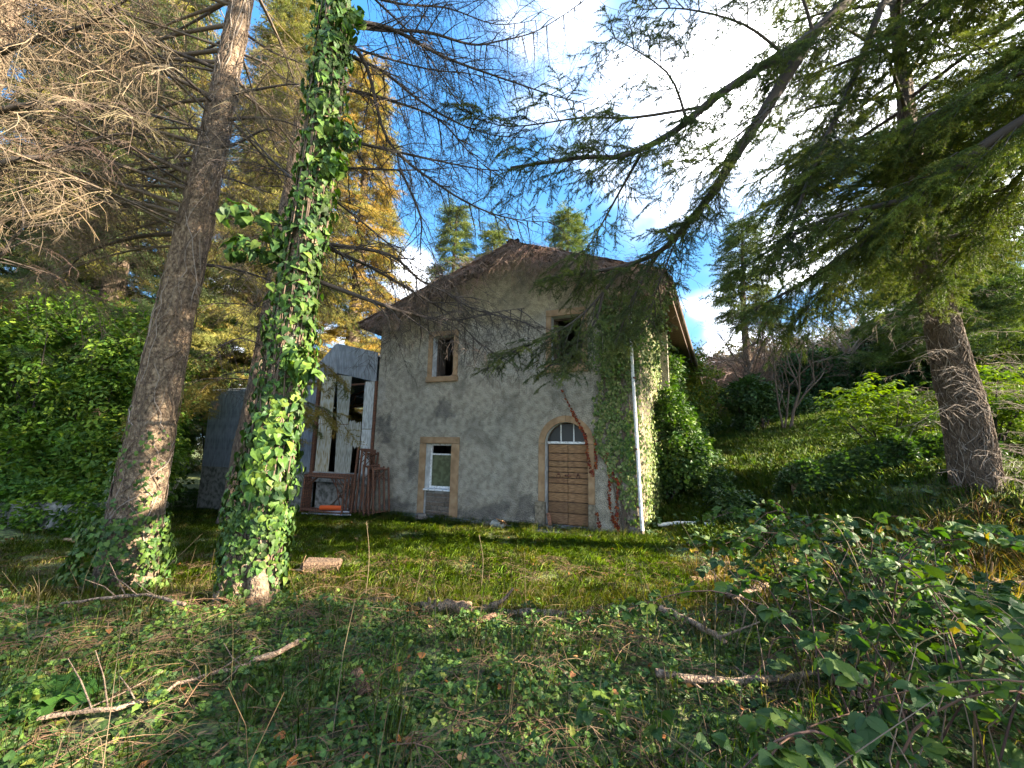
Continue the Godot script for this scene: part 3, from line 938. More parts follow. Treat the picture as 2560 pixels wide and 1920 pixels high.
# ---------------------------------------------------------------- shed
func corrugated(u0: float, u1: float, lo: Callable, hi: Callable, z: float, pitch := 0.076, deep := 0.011) -> MB:
	var mb := MB.new()
	var steps := int((u1 - u0) / pitch * 6.0)
	for k in steps:
		var a := u0 + (u1 - u0) * k / steps
		var b := u0 + (u1 - u0) * (k + 1) / steps
		var za := z + deep * sin(a / pitch * TAU)
		var zb := z + deep * sin(b / pitch * TAU)
		mb.quad(Vector3(a, lo.call(a), za), Vector3(a, hi.call(a), za), Vector3(b, hi.call(b), zb), Vector3(b, lo.call(b), zb))
	return mb
func shed() -> void:
	var o := thing("shed", "shed of corrugated iron and broken pale boards left of the house", "shed", HOUSE, YAW)
	var mb := MB.new()
	mb.box(Vector3(-16.9, -1.0, -0.22), Vector3(-11.02, 1.12, 0.0), 0.02)
	part("plinth_wall", mb, M.concrete, o)
	mb = MB.new()
	mb.box(Vector3(-10.92, 0.78, -0.3), Vector3(-8.40, 1.12, 0.03), 0.02)
	part("beam", mb, M.concrete, o)
	mb = MB.new()
	mb.box(Vector3(-10.92, -0.8, -0.34), Vector3(-8.40, 0.78, -0.2), 0.02)
	part("plinth_wall", mb, M.concrete, o)
	# iron sheets, each a sheet of its own
	var u := -16.84
	while u < -11.1:
		var e := minf(u + 0.88, -11.0)
		var hi := 4.16 + rf(-0.02, 0.03)
		part("iron_sheet", corrugated(u, e + 0.03, func(_a): return 1.1, func(_a): return hi, 0.02 + rf(0.0, 0.012)), M.iron_sheet, o)
		u = e
	var ridge := func(a: float) -> float: return 5.65 - (0.25 if a > -10.24 else 0.87) * absf(a + 10.24)
	part("iron_sheet", corrugated(-11.72, -10.95, func(_a): return 4.26, func(a): return ridge.call(a), 0.05), M.pale_sheet, o)
	part("iron_sheet", corrugated(-10.95, -10.10, func(_a): return 4.50, func(a): return ridge.call(a), 0.055), M.pale_sheet, o)
	part("iron_sheet", corrugated(-10.12, -9.24, func(a): return 4.56 - 0.23 * (a + 10.13), func(a): return ridge.call(a), 0.045), M.pale_sheet, o)
	part("iron_sheet", corrugated(-9.26, -8.36, func(a): return 4.56 - 0.23 * (a + 10.13), func(a): return ridge.call(a), 0.057), M.pale_sheet, o)
	# pale boards with gaps
	var bd := [["board_lichen", -10.84, -10.22, -10.82, -10.20, 2.78, 4.52], ["board_lichen", -10.81, -10.19, -10.80, -10.17, 1.13, 2.76], ["board_grey", -9.98, -9.49, -10.11, -9.47, 2.76, 4.50], ["board_grey", -9.92, -9.46, -9.97, -9.48, 1.13, 2.74],
		["board_grey", -9.45, -9.25, -9.46, -9.21, 1.13, 2.86], ["board_grey", -9.19, -8.92, -9.20, -8.90, 1.98, 2.80], ["board_white", -8.88, -8.40, -8.88, -8.36, 2.60, 4.20], ["board_white", -8.89, -8.44, -8.88, -8.41, 1.13, 2.58]]
	for q in bd:
		mb = MB.new()
		var z := rf(0.0, 0.02)
		var steps := 7
		for k in steps:
			var a := float(k) / steps
			var b := float(k + 1) / steps
			var top := func(t: float) -> float: return q[6] + (0.05 * sin(t * 17.0 + q[1] * 9.0) if q[6] < 3.0 and q[6] > 2.79 else 0.0) - 0.23 * maxf(0.0, lerpf(q[3], q[4], t) + 10.13) * (1.0 if q[6] > 4.3 else 0.0) * 0.6
			var low := func(t: float) -> float: return q[5] + (0.06 * sin(t * 13.0 + 1.0) if q[5] > 1.9 and q[5] < 2.0 else 0.0)
			var p := [Vector3(lerpf(q[1], q[2], a), low.call(a), z), Vector3(lerpf(q[3], q[4], a), top.call(a), z), Vector3(lerpf(q[3], q[4], b), top.call(b), z), Vector3(lerpf(q[1], q[2], b), low.call(b), z)]
			mb.quad(p[0], p[1], p[2], p[3])
			var bk := Vector3(0, 0, -0.012)
			mb.quad(p[3] + bk, p[2] + bk, p[1] + bk, p[0] + bk)
			mb.quad(p[1], p[1] + bk, p[2] + bk, p[2])
			if k == 0:
				mb.quad(p[0] + bk, p[1] + bk, p[1], p[0])
			if k == steps - 1:
				mb.quad(p[3], p[2], p[2] + bk, p[3] + bk)
		part("board", mb, M[q[0]], o)
	# rusty posts
	for q in [[-11.0, -0.8, -10.9, 4.55], [-8.42, 0.9, -8.345, 4.2]]:
		mb = MB.new()
		mb.box(Vector3(q[0], q[1], -0.05), Vector3(q[2], q[3], 0.065), 0.01)
		part("post", mb, M.rust, o)
	# crossrail behind the boards, side and back walls, roof sheets with one bay missing
	mb = MB.new()
	mb.box(Vector3(-10.9, 2.7, -0.09), Vector3(-8.42, 2.77, -0.03))
	mb.box(Vector3(-10.9, 4.1, -0.09), Vector3(-8.42, 4.16, -0.03))
	part("rail", mb, M.rust, o)
	mb = MB.new()
	mb.box(Vector3(-16.9, -1.0, -7.0), Vector3(-16.8, 4.0, -0.22))
	mb.box(Vector3(-16.9, -1.0, -7.1), Vector3(-8.4, 3.4, -7.0))
	part("back_wall", mb, M.dark_wood, o)
	for q in [[-12.0, -9.62, -7.0, -0.02], [-9.6, -8.5, -7.0, -2.4], [-17.0, -12.0, -7.0, -0.02]]:
		mb = MB.new()
		var rh := func(a: float, zz: float) -> float: return (4.2 if a < -11.9 else ridge.call(a) - 0.03) + 0.02 * zz
		var steps := int((q[1] - q[0]) / 0.076 * 2.0)
		for k in steps:
			var a: float = q[0] + (q[1] - q[0]) * k / steps
			var b: float = q[0] + (q[1] - q[0]) * (k + 1) / steps
			var e := 0.012 if k % 2 == 0 else -0.012
			mb.quad(Vector3(a, rh.call(a, q[3]) + e, q[3]), Vector3(a, rh.call(a, q[2]) + e, q[2]), Vector3(b, rh.call(b, q[2]) - e, q[2]), Vector3(b, rh.call(b, q[3]) - e, q[3]))
		part("roof_sheet", mb, M.iron_sheet, o)
	for n in [-2.4, -4.6]:
		mb = MB.new()
		mb.rod(Vector3(-12.0, 4.0, n), Vector3(-8.5, 4.9, n), 0.05)
		mb.rod(Vector3(-12.0, 3.5, n), Vector3(-8.5, 4.3, n), 0.04)
		for k in 9:
			var a := -11.9 + k * 0.4
			mb.rod(Vector3(a, 3.5 + (a + 12.0) * 0.23, n), Vector3(a + 0.4 * (1 if k % 2 == 0 else 0), 4.0 + (a + 12.0) * 0.26, n), 0.02)
		part("truss", mb, M.rust, o)

# ---------------------------------------------------------------- things by the shed
func scaffold_frame(label: String, at: Transform3D, wide := 1.75, tall := 1.25) -> void:
	var o := thing("scaffolding", label, "scaffolding", Vector3.ZERO, 0.0, "rusty scaffold frames by the shed")
	o.transform = at
	var mb: MB
	for x in [-wide / 2, wide / 2]:
		mb = MB.new()
		mb.rod(Vector3(x, 0, 0), Vector3(x, tall, 0), 0.033, -1, 8)
		part("leg", mb, M.rust, o)
	for y in [0.10, tall - 0.06]:
		mb = MB.new()
		mb.rod(Vector3(-wide / 2 + 0.02, y, 0), Vector3(wide / 2 - 0.02, y, 0), 0.028, -1, 8)
		part("crossbar", mb, M.rust, o)
	for s in [-1.0, 1.0]:
		mb = MB.new()
		mb.rod(Vector3(s * (wide / 2 - 0.02), tall - 0.42, 0), Vector3(s * (wide / 2 - 0.42), tall - 0.07, 0), 0.015, -1, 6)
		part("brace", mb, M.rust, o)
func scaffold() -> void:
	var lab := ["front rusty frame of the scaffold stack beside the shed", "second rusty frame back in the scaffold stack", "third rusty scaffold frame, halfway back in the stack", "rearmost rusty scaffold frame against the shed plinth"]
	for k in 4:
		var p := hp(-9.35 - 0.10 * k + 0.06, -0.2, 1.05 - 0.21 * k)
		p.y = H(p.x, p.z) + 0.02
		scaffold_frame(lab[k], Transform3D(Basis(Vector3.UP, YAW + 0.05 * k - 0.04) * Basis(Vector3.RIGHT, -0.05), p), 1.72, 1.18 + 0.03 * k)
	for k in 3:
		var p := hp(-8.30 + 0.10 * k, -0.1, 0.55 - 0.06 * k)
		p.y = H(p.x, p.z)
		scaffold_frame(["tall rusty frame propped edge-on against the house corner", "tall rusty frame in the middle of the propped three", "tall rusty frame nearest the wall in the propped three"][k], Transform3D(Basis(Vector3.UP, YAW + 1.35 + 0.06 * k) * Basis(Vector3.FORWARD, 0.05), p), 0.5, 2.05 - 0.08 * k)
	for k in 3:
		var p := hp(-7.45 - 0.13 * k, -0.05, 0.5 + 0.06 * k)
		p.y = H(p.x, p.z)
		scaffold_frame(["outermost short rusty frame leaning on the house wall", "middle short rusty frame leaning on the house wall", "inner short rusty frame leaning on the house wall"][k], Transform3D(Basis(Vector3.UP, YAW + 1.15) * Basis(Vector3.FORWARD, 0.0) * Basis(Vector3.RIGHT, -0.16), p), 0.5, 1.42 + 0.05 * k)
	# crossed braces leaning behind the frames
	for k in 4:
		var mb := MB.new()
		var a := hp([-9.9, -8.6, -9.6, -8.9][k], -0.15, 0.42 + 0.05 * k)
		var b := hp([-8.7, -9.8, -8.95, -9.55][k], 0.95, 0.16 + 0.05 * k)
		mb.rod(a, b, 0.02, -1, 8)
		tag(part("scaffold_brace", mb, M.rust if k % 2 else M.dark_wood, self), ["rusty brace tube crossing up to the right behind the frames", "brown brace tube crossing up to the left behind the frames", "short rusty brace tube in the middle of the crossed braces", "short dark brace tube behind the crossed braces"][k], "scaffolding")
	# tubes on the ground
	for k in 5:
		var mb := MB.new()
		var a := hp(-9.85 + 0.13 * k, 0.0, 1.22 - 0.15 * k)
		var b := hp(-8.10 - 0.12 * k, 0.0, 1.05 - 0.09 * k)
		a.y = H(a.x, a.z) + 0.06 + 0.03 * k
		b.y = H(b.x, b.z) + 0.06 + 0.03 * k
		mb.rod(a, b, 0.03, -1, 8)
		tag(part("scaffold_tube", mb, M.tube_metal if k % 2 == 0 else M.dark_wood, self), ["pale metal tube lying in the grass before the scaffold frames", "dark tube lying just behind the pale front tube", "pale metal tube under the orange pipe", "dark tube lying behind the orange pipe", "rearmost pale tube on the ground in the frames"][k], "scaffolding")
	var q := MB.new()
	var c := hp(-9.42, 0.0, 0.92)
	c.y = H(c.x, c.z) + 0.24
	var d := hp(-8.62, 0.0, 0.86)
	d.y = H(d.x, d.z) + 0.23
	q.rod(c, d, 0.075, -1, 16)
	tag(part("orange_pipe", q, M.orange, self), "bright orange plastic pipe lying inside the scaffold frames", "pipe")
	# orange buoy-like thing glimpsed between the boards
	q = MB.new()
	q.tube(smooth(pv([0, 0, 0, 0, 0.12, 0, 0, 0.3, 0]), 4), PackedFloat32Array([0.02, 0.07, 0.09, 0.10, 0.11, 0.11, 0.10, 0.07, 0.02]), 10)
	var og := part("orange_container", q, M.orange, self)
	og.position = hp(-10.05, 1.62, -0.5)
	tag(og, "small orange container hanging in the gap between the boards", "container")
	# leaning board and dark timber left of the shed
	q = MB.new()
	q.box(Vector3(-0.35, 0, -0.03), Vector3(0.35, 1.15, 0.03), 0.01)
	var lb := part("leaning_board", q, M.board_lichen, self)
	var lp := hp(-17.6, 0, 0.9)
	lb.transform = Transform3D(Basis(Vector3.UP, YAW + 0.2) * Basis(Vector3.BACK, -0.14) * Basis(Vector3.RIGHT, -0.2), Vector3(lp.x, H(lp.x, lp.z) - 0.02, lp.z))
	tag(lb, "yellowish board leaning in the shade left of the shed", "board")

# ---------------------------------------------------------------- trees
func trunk(p: PackedVector3Array, r: PackedFloat32Array, sides: int, rough: float, flare := 0.0) -> MB:
	# a tapered trunk whose bark is really uneven
	var mb := MB.new()
	mb.tube(p, r, sides, true)
	for k in p.size() * sides:
		var q := mb.v[k]
		var ring := k / sides
		var o := (q - p[ring]).normalized()
		var d := rough * (nz.get_noise_3d(q.x * 60.0, q.y * 14.0, q.z * 60.0) + 0.6 * nz.get_noise_3d(q.x * 150.0, q.y * 50.0, q.z * 150.0))
		var low := 1.0 - sstep(0.0, 0.16, float(ring) / p.size())
		d += flare * low * low * (0.5 + 0.8 * maxf(0.0, sin(atan2(o.z, o.x) * 4.0 + 1.0)))
		mb.v[k] = q + o * d
	for ring in p.size():   # normals again
		for s in sides:
			var k := ring * sides + s
			var a := mb.v[ring * sides + (s + 1) % sides] - mb.v[ring * sides + (s + sides - 1) % sides]
			var b := mb.v[mini(ring + 1, p.size() - 1) * sides + s] - mb.v[maxi(ring - 1, 0) * sides + s]
			var n := a.cross(b).normalized()
			mb.n[k] = n if n.dot(mb.v[k] - p[ring]) > 0 else -n
	return mb

# A limb with side shoots; needle or bare sprays are set along the shoots.
func limb(parent: Node, called: String, p: PackedVector3Array, r0: float, bark: Material, scs: Array, o: Dictionary) -> void:
	var mb := MB.new()
	var q := smooth(p, 4)
	mb.tube(q, taper(q.size(), r0, r0 * o.get("end", 0.15), 0.8), 7 if r0 > 0.03 else 5)
	part(called, mb, bark, parent)
	shoots(q, r0, scs, o)
func shoots(q: PackedVector3Array, r0: float, scs: Array, o: Dictionary) -> void:
	var l := length_of(q)
	var twigs: MB = o.get("twigs")
	var from: float = o.get("from", 0.25)
	var cnt := int(l * float(o.get("per_m", 4.0)))
	for k in cnt:
		var t := lerpf(from, 1.0, (k + rf(0, 1)) / cnt)
		var a := along(q, t)
		var d := heading(q, t)
		var side := d.cross(Vector3.UP)
		if side.length() < 0.2:
			side = Vector3(rf(-1, 1), 0, rf(-1, 1))
		side = side.normalized() * (1.0 if k % 2 == 0 else -1.0)
		var dir := (d * rf(0.3, 0.9) + side * rf(0.5, 1.0) + Vector3.UP * rf(o.get("up0", -0.5), o.get("up1", 0.25))).normalized()
		var sl := float(o.get("long", 0.9)) * rf(0.4, 1.2) * (1.15 - 0.6 * t)
		var sag: float = o.get("sag", 0.3)
		var sp := PackedVector3Array([a, a + dir * sl * 0.5 + Vector3(0, -sag * 0.1 * sl, 0) + rv() * 0.05 * sl, a + dir * sl + Vector3(0, -sag * 0.5 * sl, 0)])
		if twigs:
			twigs.tube(sp, taper(3, minf(0.012, r0 * 0.35), 0.003), 4, false)
		var n := maxi(1, int(sl * float(o.get("dense", 7.0))))
		for j in n:
			var tt := (j + rf(0.3, 1.0)) / n
			var b := along(sp, tt)
			var hd := heading(sp, tt)
			var sd := hd.cross(Vector3.UP).normalized() * (1.0 if j % 2 == 0 else -1.0)
			var e := (hd * rf(0.4, 1.0) + sd * rf(0.0, 0.9) + Vector3.UP * rf(o.get("up0", -0.5), o.get("up1", 0.25)) * 0.7).normalized()
			var sc: SC = scs[rng.randi() % scs.size()]
			sc.add(facing(e, (Vector3.UP + rv() * 0.5).normalized(), float(o.get("size", 1.0)) * rf(0.7, 1.25)), b, vary(o.tint if rf(0, 1) > float(o.get("mix", 0.0)) else o.tint2, 0.25))
func scs(n: int) -> Array:
	var a := []
	for k in n:
		a.append(SC.new())
	return a
func lay(called: String, sc: Array, meshes: Array, m: Material, parent: Node) -> void:
	for k in sc.size():
		copies(called, sc[k], meshes[k % meshes.size()], m, parent)

# Ivy leaves clinging to a trunk or limb.
func ivy_round(sc: SC, p: PackedVector3Array, r0: float, r1: float, count: int, t0: float, t1: float, size: float, lift: float, tints: Array, arc := TAU, mid := 0.0) -> void:
	for k in count:
		var t := lerpf(t0, t1, rf(0, 1))
		var c := along(p, t)
		var d := heading(p, t)
		var a := d.cross(Vector3(0, 0, 1)).normalized()
		var b := a.cross(d)
		var g := mid + rf(-0.5, 0.5) * arc
		var o := a * cos(g) + b * sin(g)
		var bulge := 0.5 + 0.9 * nz.get_noise_3d(c.x * 20.0 + o.x * 16.0, c.y * 26.0, c.z * 20.0 + o.z * 16.0)
		if bulge < 0.18 and rf(0, 1) < 0.75:
			continue
		var pos := c + o * (lerpf(r0, r1, t) + lift * maxf(bulge, 0.0) * sqrt(rf(0.02, 1.0)))
		var n := o + Vector3.UP * rf(0.0, 0.7) + rv() * 0.45
		sc.add(leaf_at(n, Vector3.DOWN + rv() * 0.8, size * lerpf(0.4, 1.35, pow(rf(0, 1), 1.3))), pos, vary(tints[rng.randi() % tints.size()], 0.42))

const GREENS := [Color(0.055, 0.105, 0.022), Color(0.085, 0.15, 0.03), Color(0.035, 0.075, 0.018), Color(0.11, 0.175, 0.035), Color(0.05, 0.09, 0.03)]
const IVYMIX := [Color(0.05, 0.10, 0.022), Color(0.075, 0.135, 0.026), Color(0.045, 0.085, 0.022), Color(0.10, 0.165, 0.03), Color(0.05, 0.09, 0.03)]
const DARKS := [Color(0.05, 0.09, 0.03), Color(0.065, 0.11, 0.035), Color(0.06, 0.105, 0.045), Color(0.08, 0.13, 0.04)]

func rootlets(parent: Node, p: PackedVector3Array, r: PackedFloat32Array, count: int, m: Material, from := 0.0, to := 1.0) -> void:
	# dead ivy stems that wind up the bark
	var mb := MB.new()
	for k in count:
		var t := lerpf(from, to, rf(0, 1))
		var g := rf(0, TAU)
		var turn := rf(-0.25, 0.25)
		var q := PackedVector3Array()
		var n := 7
		var dt := rf(0.03, 0.11)
		for j in n:
			var tt := t + dt * j / n
			var c := along(p, minf(tt, 0.999))
			var d := heading(p, minf(tt, 0.999))
			var a := d.cross(Vector3(0, 0, 1)).normalized()
			var b := a.cross(d)
			g += turn + rf(-0.25, 0.25)
			var rr := lerpf(r[0], r[r.size() - 1], tt)
			q.push_back(c + (a * cos(g) + b * sin(g)) * (rr + rf(0.004, 0.03)))
		var w := rf(0.003, 0.011)
		mb.tube(q, taper(n, w, w * 0.6), 4, false)
	part("dead_ivy_stems", mb, m, parent, Transform3D.IDENTITY, "stuff")

func near_trees() -> void:
	# 1: the leaning bare trunk on the left, dead limbs to the left
	var p := smooth(pv([-5.62, -0.25, -6.10, -5.57, 1.24, -6.07, -5.50, 2.38, -6.04, -5.36, 4.37, -6.01, -5.20, 6.38, -5.99, -5.07, 7.94, -5.96, -4.95, 9.99, -5.93, -4.80, 13.0, -5.90, -4.7, 18.0, -5.9]), 9)
	var r := taper(p.size(), 0.335, 0.08)
	var t := thing("cedar_tree", "leaning bare trunk on the left with dead ivy stems and dry branches", "tree")
	part("trunk", trunk(p, r, 40, 0.022, 0.10), M.bark_pale, t)
	rootlets(t, p, r, 330, M.twig, 0.02, 0.8)
	rootlets(t, p, r, 120, M.twig_grey, 0.02, 0.8)
	var tw := MB.new()
	var bare := scs(3)
	var gold := scs(2)
	var opt := {"twigs": tw, "per_m": 5.0, "long": 0.95, "dense": 3.8, "up0": -0.8, "up1": 0.25, "sag": 0.4, "size": 1.1, "from": 0.18, "tint": Color(1, 1, 1), "tint2": Color(0.6, 0.6, 0.6), "mix": 0.4}
	for k in 52:
		var f := lerpf(0.42, 0.80, k / 52.0) + rf(-0.01, 0.01)
		var a := along(p, f)
		var az := rf(1.7, 4.9) if k % 6 != 0 else rf(-0.8, 0.8)   # towards -x and to both sides
		var d := Vector3(cos(az), rf(-0.02, 0.22), sin(az) * 0.75).normalized()
		var l := rf(2.2, 4.2) * (1.0 if k % 6 != 0 else 0.45)
		var q := PackedVector3Array([a, a + d * l * 0.35 + rv() * 0.06, a + d * l * 0.7 + Vector3(0, -0.03 * l, 0) + rv() * 0.12, a + d * l + Vector3(0, -0.14 * l, 0) + rv() * 0.15])
		limb(t, "branch", q, rf(0.022, 0.05), M.limb_pale if k % 3 else M.limb, bare, opt)
	part("twigs", tw, M.twig_pale, t, Transform3D.IDENTITY, "stuff")
	lay("dry_twigs", bare, G.bare, M.twig_pale, t)
	# ivy round its foot
	var v := thing("ivy", "ivy mantling the foot of the leaning left trunk", "ivy")
	var sc := SC.new()
	ivy_round(sc, pv([-5.75, -0.2, -6.0, -5.68, 0.35, -6.05, -5.62, 1.0, -6.07, -5.58, 1.7, -6.06]), 0.62, 0.33, 2300, 0.0, 0.72, 0.075, 0.15, GREENS)
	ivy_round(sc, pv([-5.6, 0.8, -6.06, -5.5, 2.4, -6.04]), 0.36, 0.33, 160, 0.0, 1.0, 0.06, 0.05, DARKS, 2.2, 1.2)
	leaves("leaf", sc, G.ivy, M.ivy, v)

	# 2: the ivy-clad tree with bare branches over the house
	p = smooth(pv([-2.86, -0.1, -4.72, -2.89, 0.90, -4.69, -2.83, 1.66, -4.67, -2.78, 2.47, -4.66, -2.69, 3.90, -4.65, -2.59, 5.47, -4.64, -2.55, 7.11, -4.62, -2.54, 8.28, -4.61, -2.56, 9.86, -4.60, -2.5, 12.5, -4.6, -2.5, 17.0, -4.6]), 8)
	r = taper(p.size(), 0.245, 0.06)
	t = thing("cedar_tree", "ivy-wrapped trunk left of the house with long bare branches", "tree")
	part("trunk", trunk(p, r, 36, 0.02, 0.16), M.bark_pale, t)
	rootlets(t, p, r, 130, M.twig_grey, 0.0, 0.4)
	for q in [[-3.12, -0.1, -4.50, -3.06, 0.55, -4.52, -2.98, 1.3, -4.56], [-2.62, 0.1, -4.45, -2.72, 0.7, -4.52, -2.75, 1.4, -4.55]]:
		var mb := trunk(smooth(pv(q), 8), taper(17, 0.13, 0.08), 16, 0.02)
		part("root", mb, M.bark_pale, t)
	tw = MB.new()
	bare = scs(3)
	gold = scs(2)
	opt = {"twigs": tw, "per_m": 7.0, "long": 0.85, "dense": 4.2, "up0": -0.75, "up1": 0.35, "sag": 0.35, "size": 0.95, "from": 0.12, "tint": Color(1, 1, 1), "tint2": Color(0.65, 0.6, 0.6), "mix": 0.5}
	var lb := [[-2.50, 8.00, -4.70, -2.03, 8.25, -4.98, -1.41, 8.57, -5.27, -0.76, 8.69, -5.55, -0.33, 9.09, -5.83, 0.38, 9.68, -6.12, 1.27, 10.69, -6.40],
		[-2.45, 8.06, -4.70, -1.90, 8.28, -4.98, -1.22, 8.17, -5.27, -0.69, 8.23, -5.55, 0.06, 8.24, -5.83, 0.70, 8.31, -6.12, 1.40, 8.42, -6.40],
		[-2.48, 7.73, -4.70, -2.28, 8.02, -5.12, -1.45, 8.21, -5.55, -0.73, 8.58, -5.98, -0.01, 8.80, -6.40],
		[-2.52, 7.60, -4.70, -2.38, 7.76, -4.98, -2.04, 7.83, -5.27, -1.54, 7.61, -5.55, -0.99, 7.49, -5.83, -0.40, 7.52, -6.12, 0.10, 7.72, -6.40],
		[-2.53, 7.06, -4.70, -2.44, 7.29, -5.04, -1.92, 7.44, -5.38, -1.28, 7.45, -5.72, -0.83, 7.17, -6.06, -0.34, 6.94, -6.40],
		[-2.55, 6.26, -4.70, -2.51, 6.48, -5.04, -1.87, 6.58, -5.38, -1.24, 6.69, -5.72, -0.54, 6.81, -6.06, 0.09, 7.07, -6.40],
		[-2.59, 5.79, -4.70, -2.54, 6.09, -5.12, -1.79, 6.39, -5.55, -1.47, 6.73, -5.98, -1.07, 7.10, -6.40],
		[-1.79, 6.38, -5.50, -1.46, 5.66, -5.60, -1.49, 5.31, -5.83, -1.58, 5.10, -6.30],
		[-2.60, 5.41, -4.70, -2.60, 5.60, -5.12, -1.97, 5.21, -5.55, -1.50, 4.90, -5.98, -1.11, 4.53, -6.40],
		[-2.54, 4.74, -4.70, -2.51, 4.87, -5.06, -1.83, 4.91, -5.41, -1.45, 4.68, -5.77, -1.12, 4.63, -6.13, -0.67, 4.47, -6.49, -0.05, 4.44, -6.84, 0.50, 4.40, -7.20],
		[-2.60, 4.74, -4.70, -2.48, 4.80, -5.12, -2.13, 4.76, -5.53, -1.48, 4.49, -5.95, -1.03, 4.31, -6.37, -0.65, 4.01, -6.78, -0.31, 3.85, -7.20],
		[-2.50, 8.90, -4.65, -2.21, 8.97, -5.12, -1.59, 8.66, -5.55, -1.03, 8.04, -5.98, -0.73, 7.98, -6.40],
		[-2.50, 7.90, -4.70, -2.20, 7.62, -4.98, -1.91, 6.65, -5.27, -1.19, 6.15, -5.55, -0.53, 5.92, -5.83, 0.06, 5.93, -6.12, 0.70, 6.06, -6.40],
		[-2.65, 4.25, -4.70, -1.82, 4.05, -5.12, -1.53, 4.06, -5.53, -1.25, 4.13, -5.95, -0.88, 4.25, -6.37, -0.31, 4.53, -6.78, 0.22, 4.76, -7.20],
		[-2.50, 8.60, -4.70, -1.83, 8.90, -5.12, -1.17, 9.39, -5.55, -0.39, 9.62, -5.98, 0.35, 10.25, -6.40],
		[-2.60, 5.41, -4.70, -3.49, 6.18, -5.27, -4.62, 7.48, -5.83, -5.64, 9.00, -6.40], [-2.60, 5.10, -4.70, -3.58, 5.45, -5.55, -4.48, 5.34, -6.40],
		[-2.50, 9.3, -4.6, -1.6, 9.8, -5.0, -0.6, 10.4, -5.6, 0.9, 11.6, -6.0], [-2.52, 9.0, -4.6, -3.2, 9.4, -4.3, -4.2, 9.9, -4.3], [-2.60, 4.55, -4.70, -3.1, 4.6, -5.3, -3.9, 4.2, -6.2]]
	for k in lb.size():
		limb(t, "branch", pv(lb[k]), 0.034 if lb[k].size() > 15 else 0.025, M.limb, bare, opt)
	part("twigs", tw, M.limb, t, Transform3D.IDENTITY, "stuff")
	lay("dry_twigs", bare, G.bare, M.limb, t)
	v = thing("ivy", "thick glossy ivy climbing the tall trunk left of the house", "ivy")
	sc = SC.new()
	ivy_round(sc, p, 0.24, 0.10, 4200, 0.15, 0.84, 0.092, 0.19, IVYMIX)
	ivy_round(sc, p, 0.22, 0.10, 4600, 0.14, 0.84, 0.075, 0.09, IVYMIX)
	ivy_round(sc, p, 0.30, 0.20, 2300, 0.0, 0.17, 0.065, 0.10, IVYMIX)
	for q in [[-2.72, 4.6, -4.6, -3.1, 4.95, -4.5, -3.5, 4.9, -4.4], [-2.68, 4.4, -4.6, -3.2, 4.55, -4.45, -3.42, 4.4, -4.4], [-2.6, 5.5, -4.6, -2.35, 5.7, -4.5, -2.2, 5.6, -4.5], [-2.55, 7.4, -4.6, -2.3, 7.7, -4.5, -2.05, 7.75, -4.4], [-2.55, 6.2, -4.6, -2.25, 6.2, -4.5, -2.1, 6.0, -4.5], [-2.7, 3.2, -4.6, -2.4, 3.1, -4.4, -2.33, 2.9, -4.4]]:
		ivy_round(sc, pv(q), 0.08, 0.03, 110, 0.15, 1.0, 0.10, 0.16, GREENS)
	var vs := MB.new()
	for k in 26:
		var g := rf(0, TAU)
		var q := PackedVector3Array()
		for j in 12:
			var tt := 0.01 + j * rf(0.055, 0.07)
			g += rf(-0.5, 0.5)
			q.push_back(along(p, tt) + Vector3(cos(g), 0, sin(g)) * (lerpf(0.25, 0.13, tt) + 0.02))
		vs.tube(q, taper(12, 0.011, 0.005), 5, false)
	part("stems", vs, M.twig, v)
	leaves("leaf", sc, G.heart, M.ivy, v)

	# 3: brown trunk standing behind it, near the shed
	p = smooth(pv([-7.46, -0.25, -10.90, -7.34, 1.19, -10.83, -7.06, 4.10, -10.77, -6.80, 8.23, -10.70, -6.6, 12.0, -10.6]), 9)
	r = taper(p.size(), 0.30, 0.13)
	t = thing("cedar_tree", "brown trunk before the shed, half hidden behind the ivy-wrapped trunk", "tree")
	part("trunk", trunk(p, r, 28, 0.03, 0.22), M.bark, t)
	rootlets(t, p, r, 60, M.twig, 0.0, 0.7)
	bare = scs(3)
	gold = scs(2)
	tw = MB.new()
	for k in 26:
		var a := along(p, rf(0.38, 0.98))
		var az := rf(0, TAU)
		var d := Vector3(cos(az), rf(-0.15, 0.2), sin(az))
		var l := rf(1.2, 2.8)
		limb(t, "branch", PackedVector3Array([a, a + d * l * 0.5, a + d * l + Vector3(0, -0.25 * l, 0)]), 0.025, M.limb, bare if k % 2 else gold, {"twigs": tw, "per_m": 4.0, "long": 0.9, "dense": 4.0, "up0": -0.8, "up1": 0.1, "sag": 0.5, "tint": Color(0.22, 0.17, 0.04) if k % 2 == 0 else Color(0.5, 0.36, 0.22), "tint2": Color(0.10, 0.115, 0.03), "mix": 0.35, "size": 1.0})
	part("twigs", tw, M.twig, t, Transform3D.IDENTITY, "stuff")
	lay("dry_twigs", bare, G.bare, M.twig_pale, t)
	lay("foliage", gold, G.fir, M.needle, t)

	# 4: the trunk at the upper left edge
	p = smooth(pv([-8.45, -0.3, -5.1, -8.28, 1.83, -5.00, -8.08, 5.63, -5.00, -7.82, 7.73, -5.00, -7.72, 8.87, -5.00, -7.60, 12.0, -5.00, -7.5, 18.0, -5.0]), 9)
	r = taper(p.size(), 0.36, 0.08)
	t = thing("cedar_tree", "sunlit trunk at the upper left edge with thick dark limbs", "tree")
	part("trunk", trunk(p, r, 32, 0.03, 0.1), M.bark_pale, t)
	bare = scs(3)
	tw = MB.new()
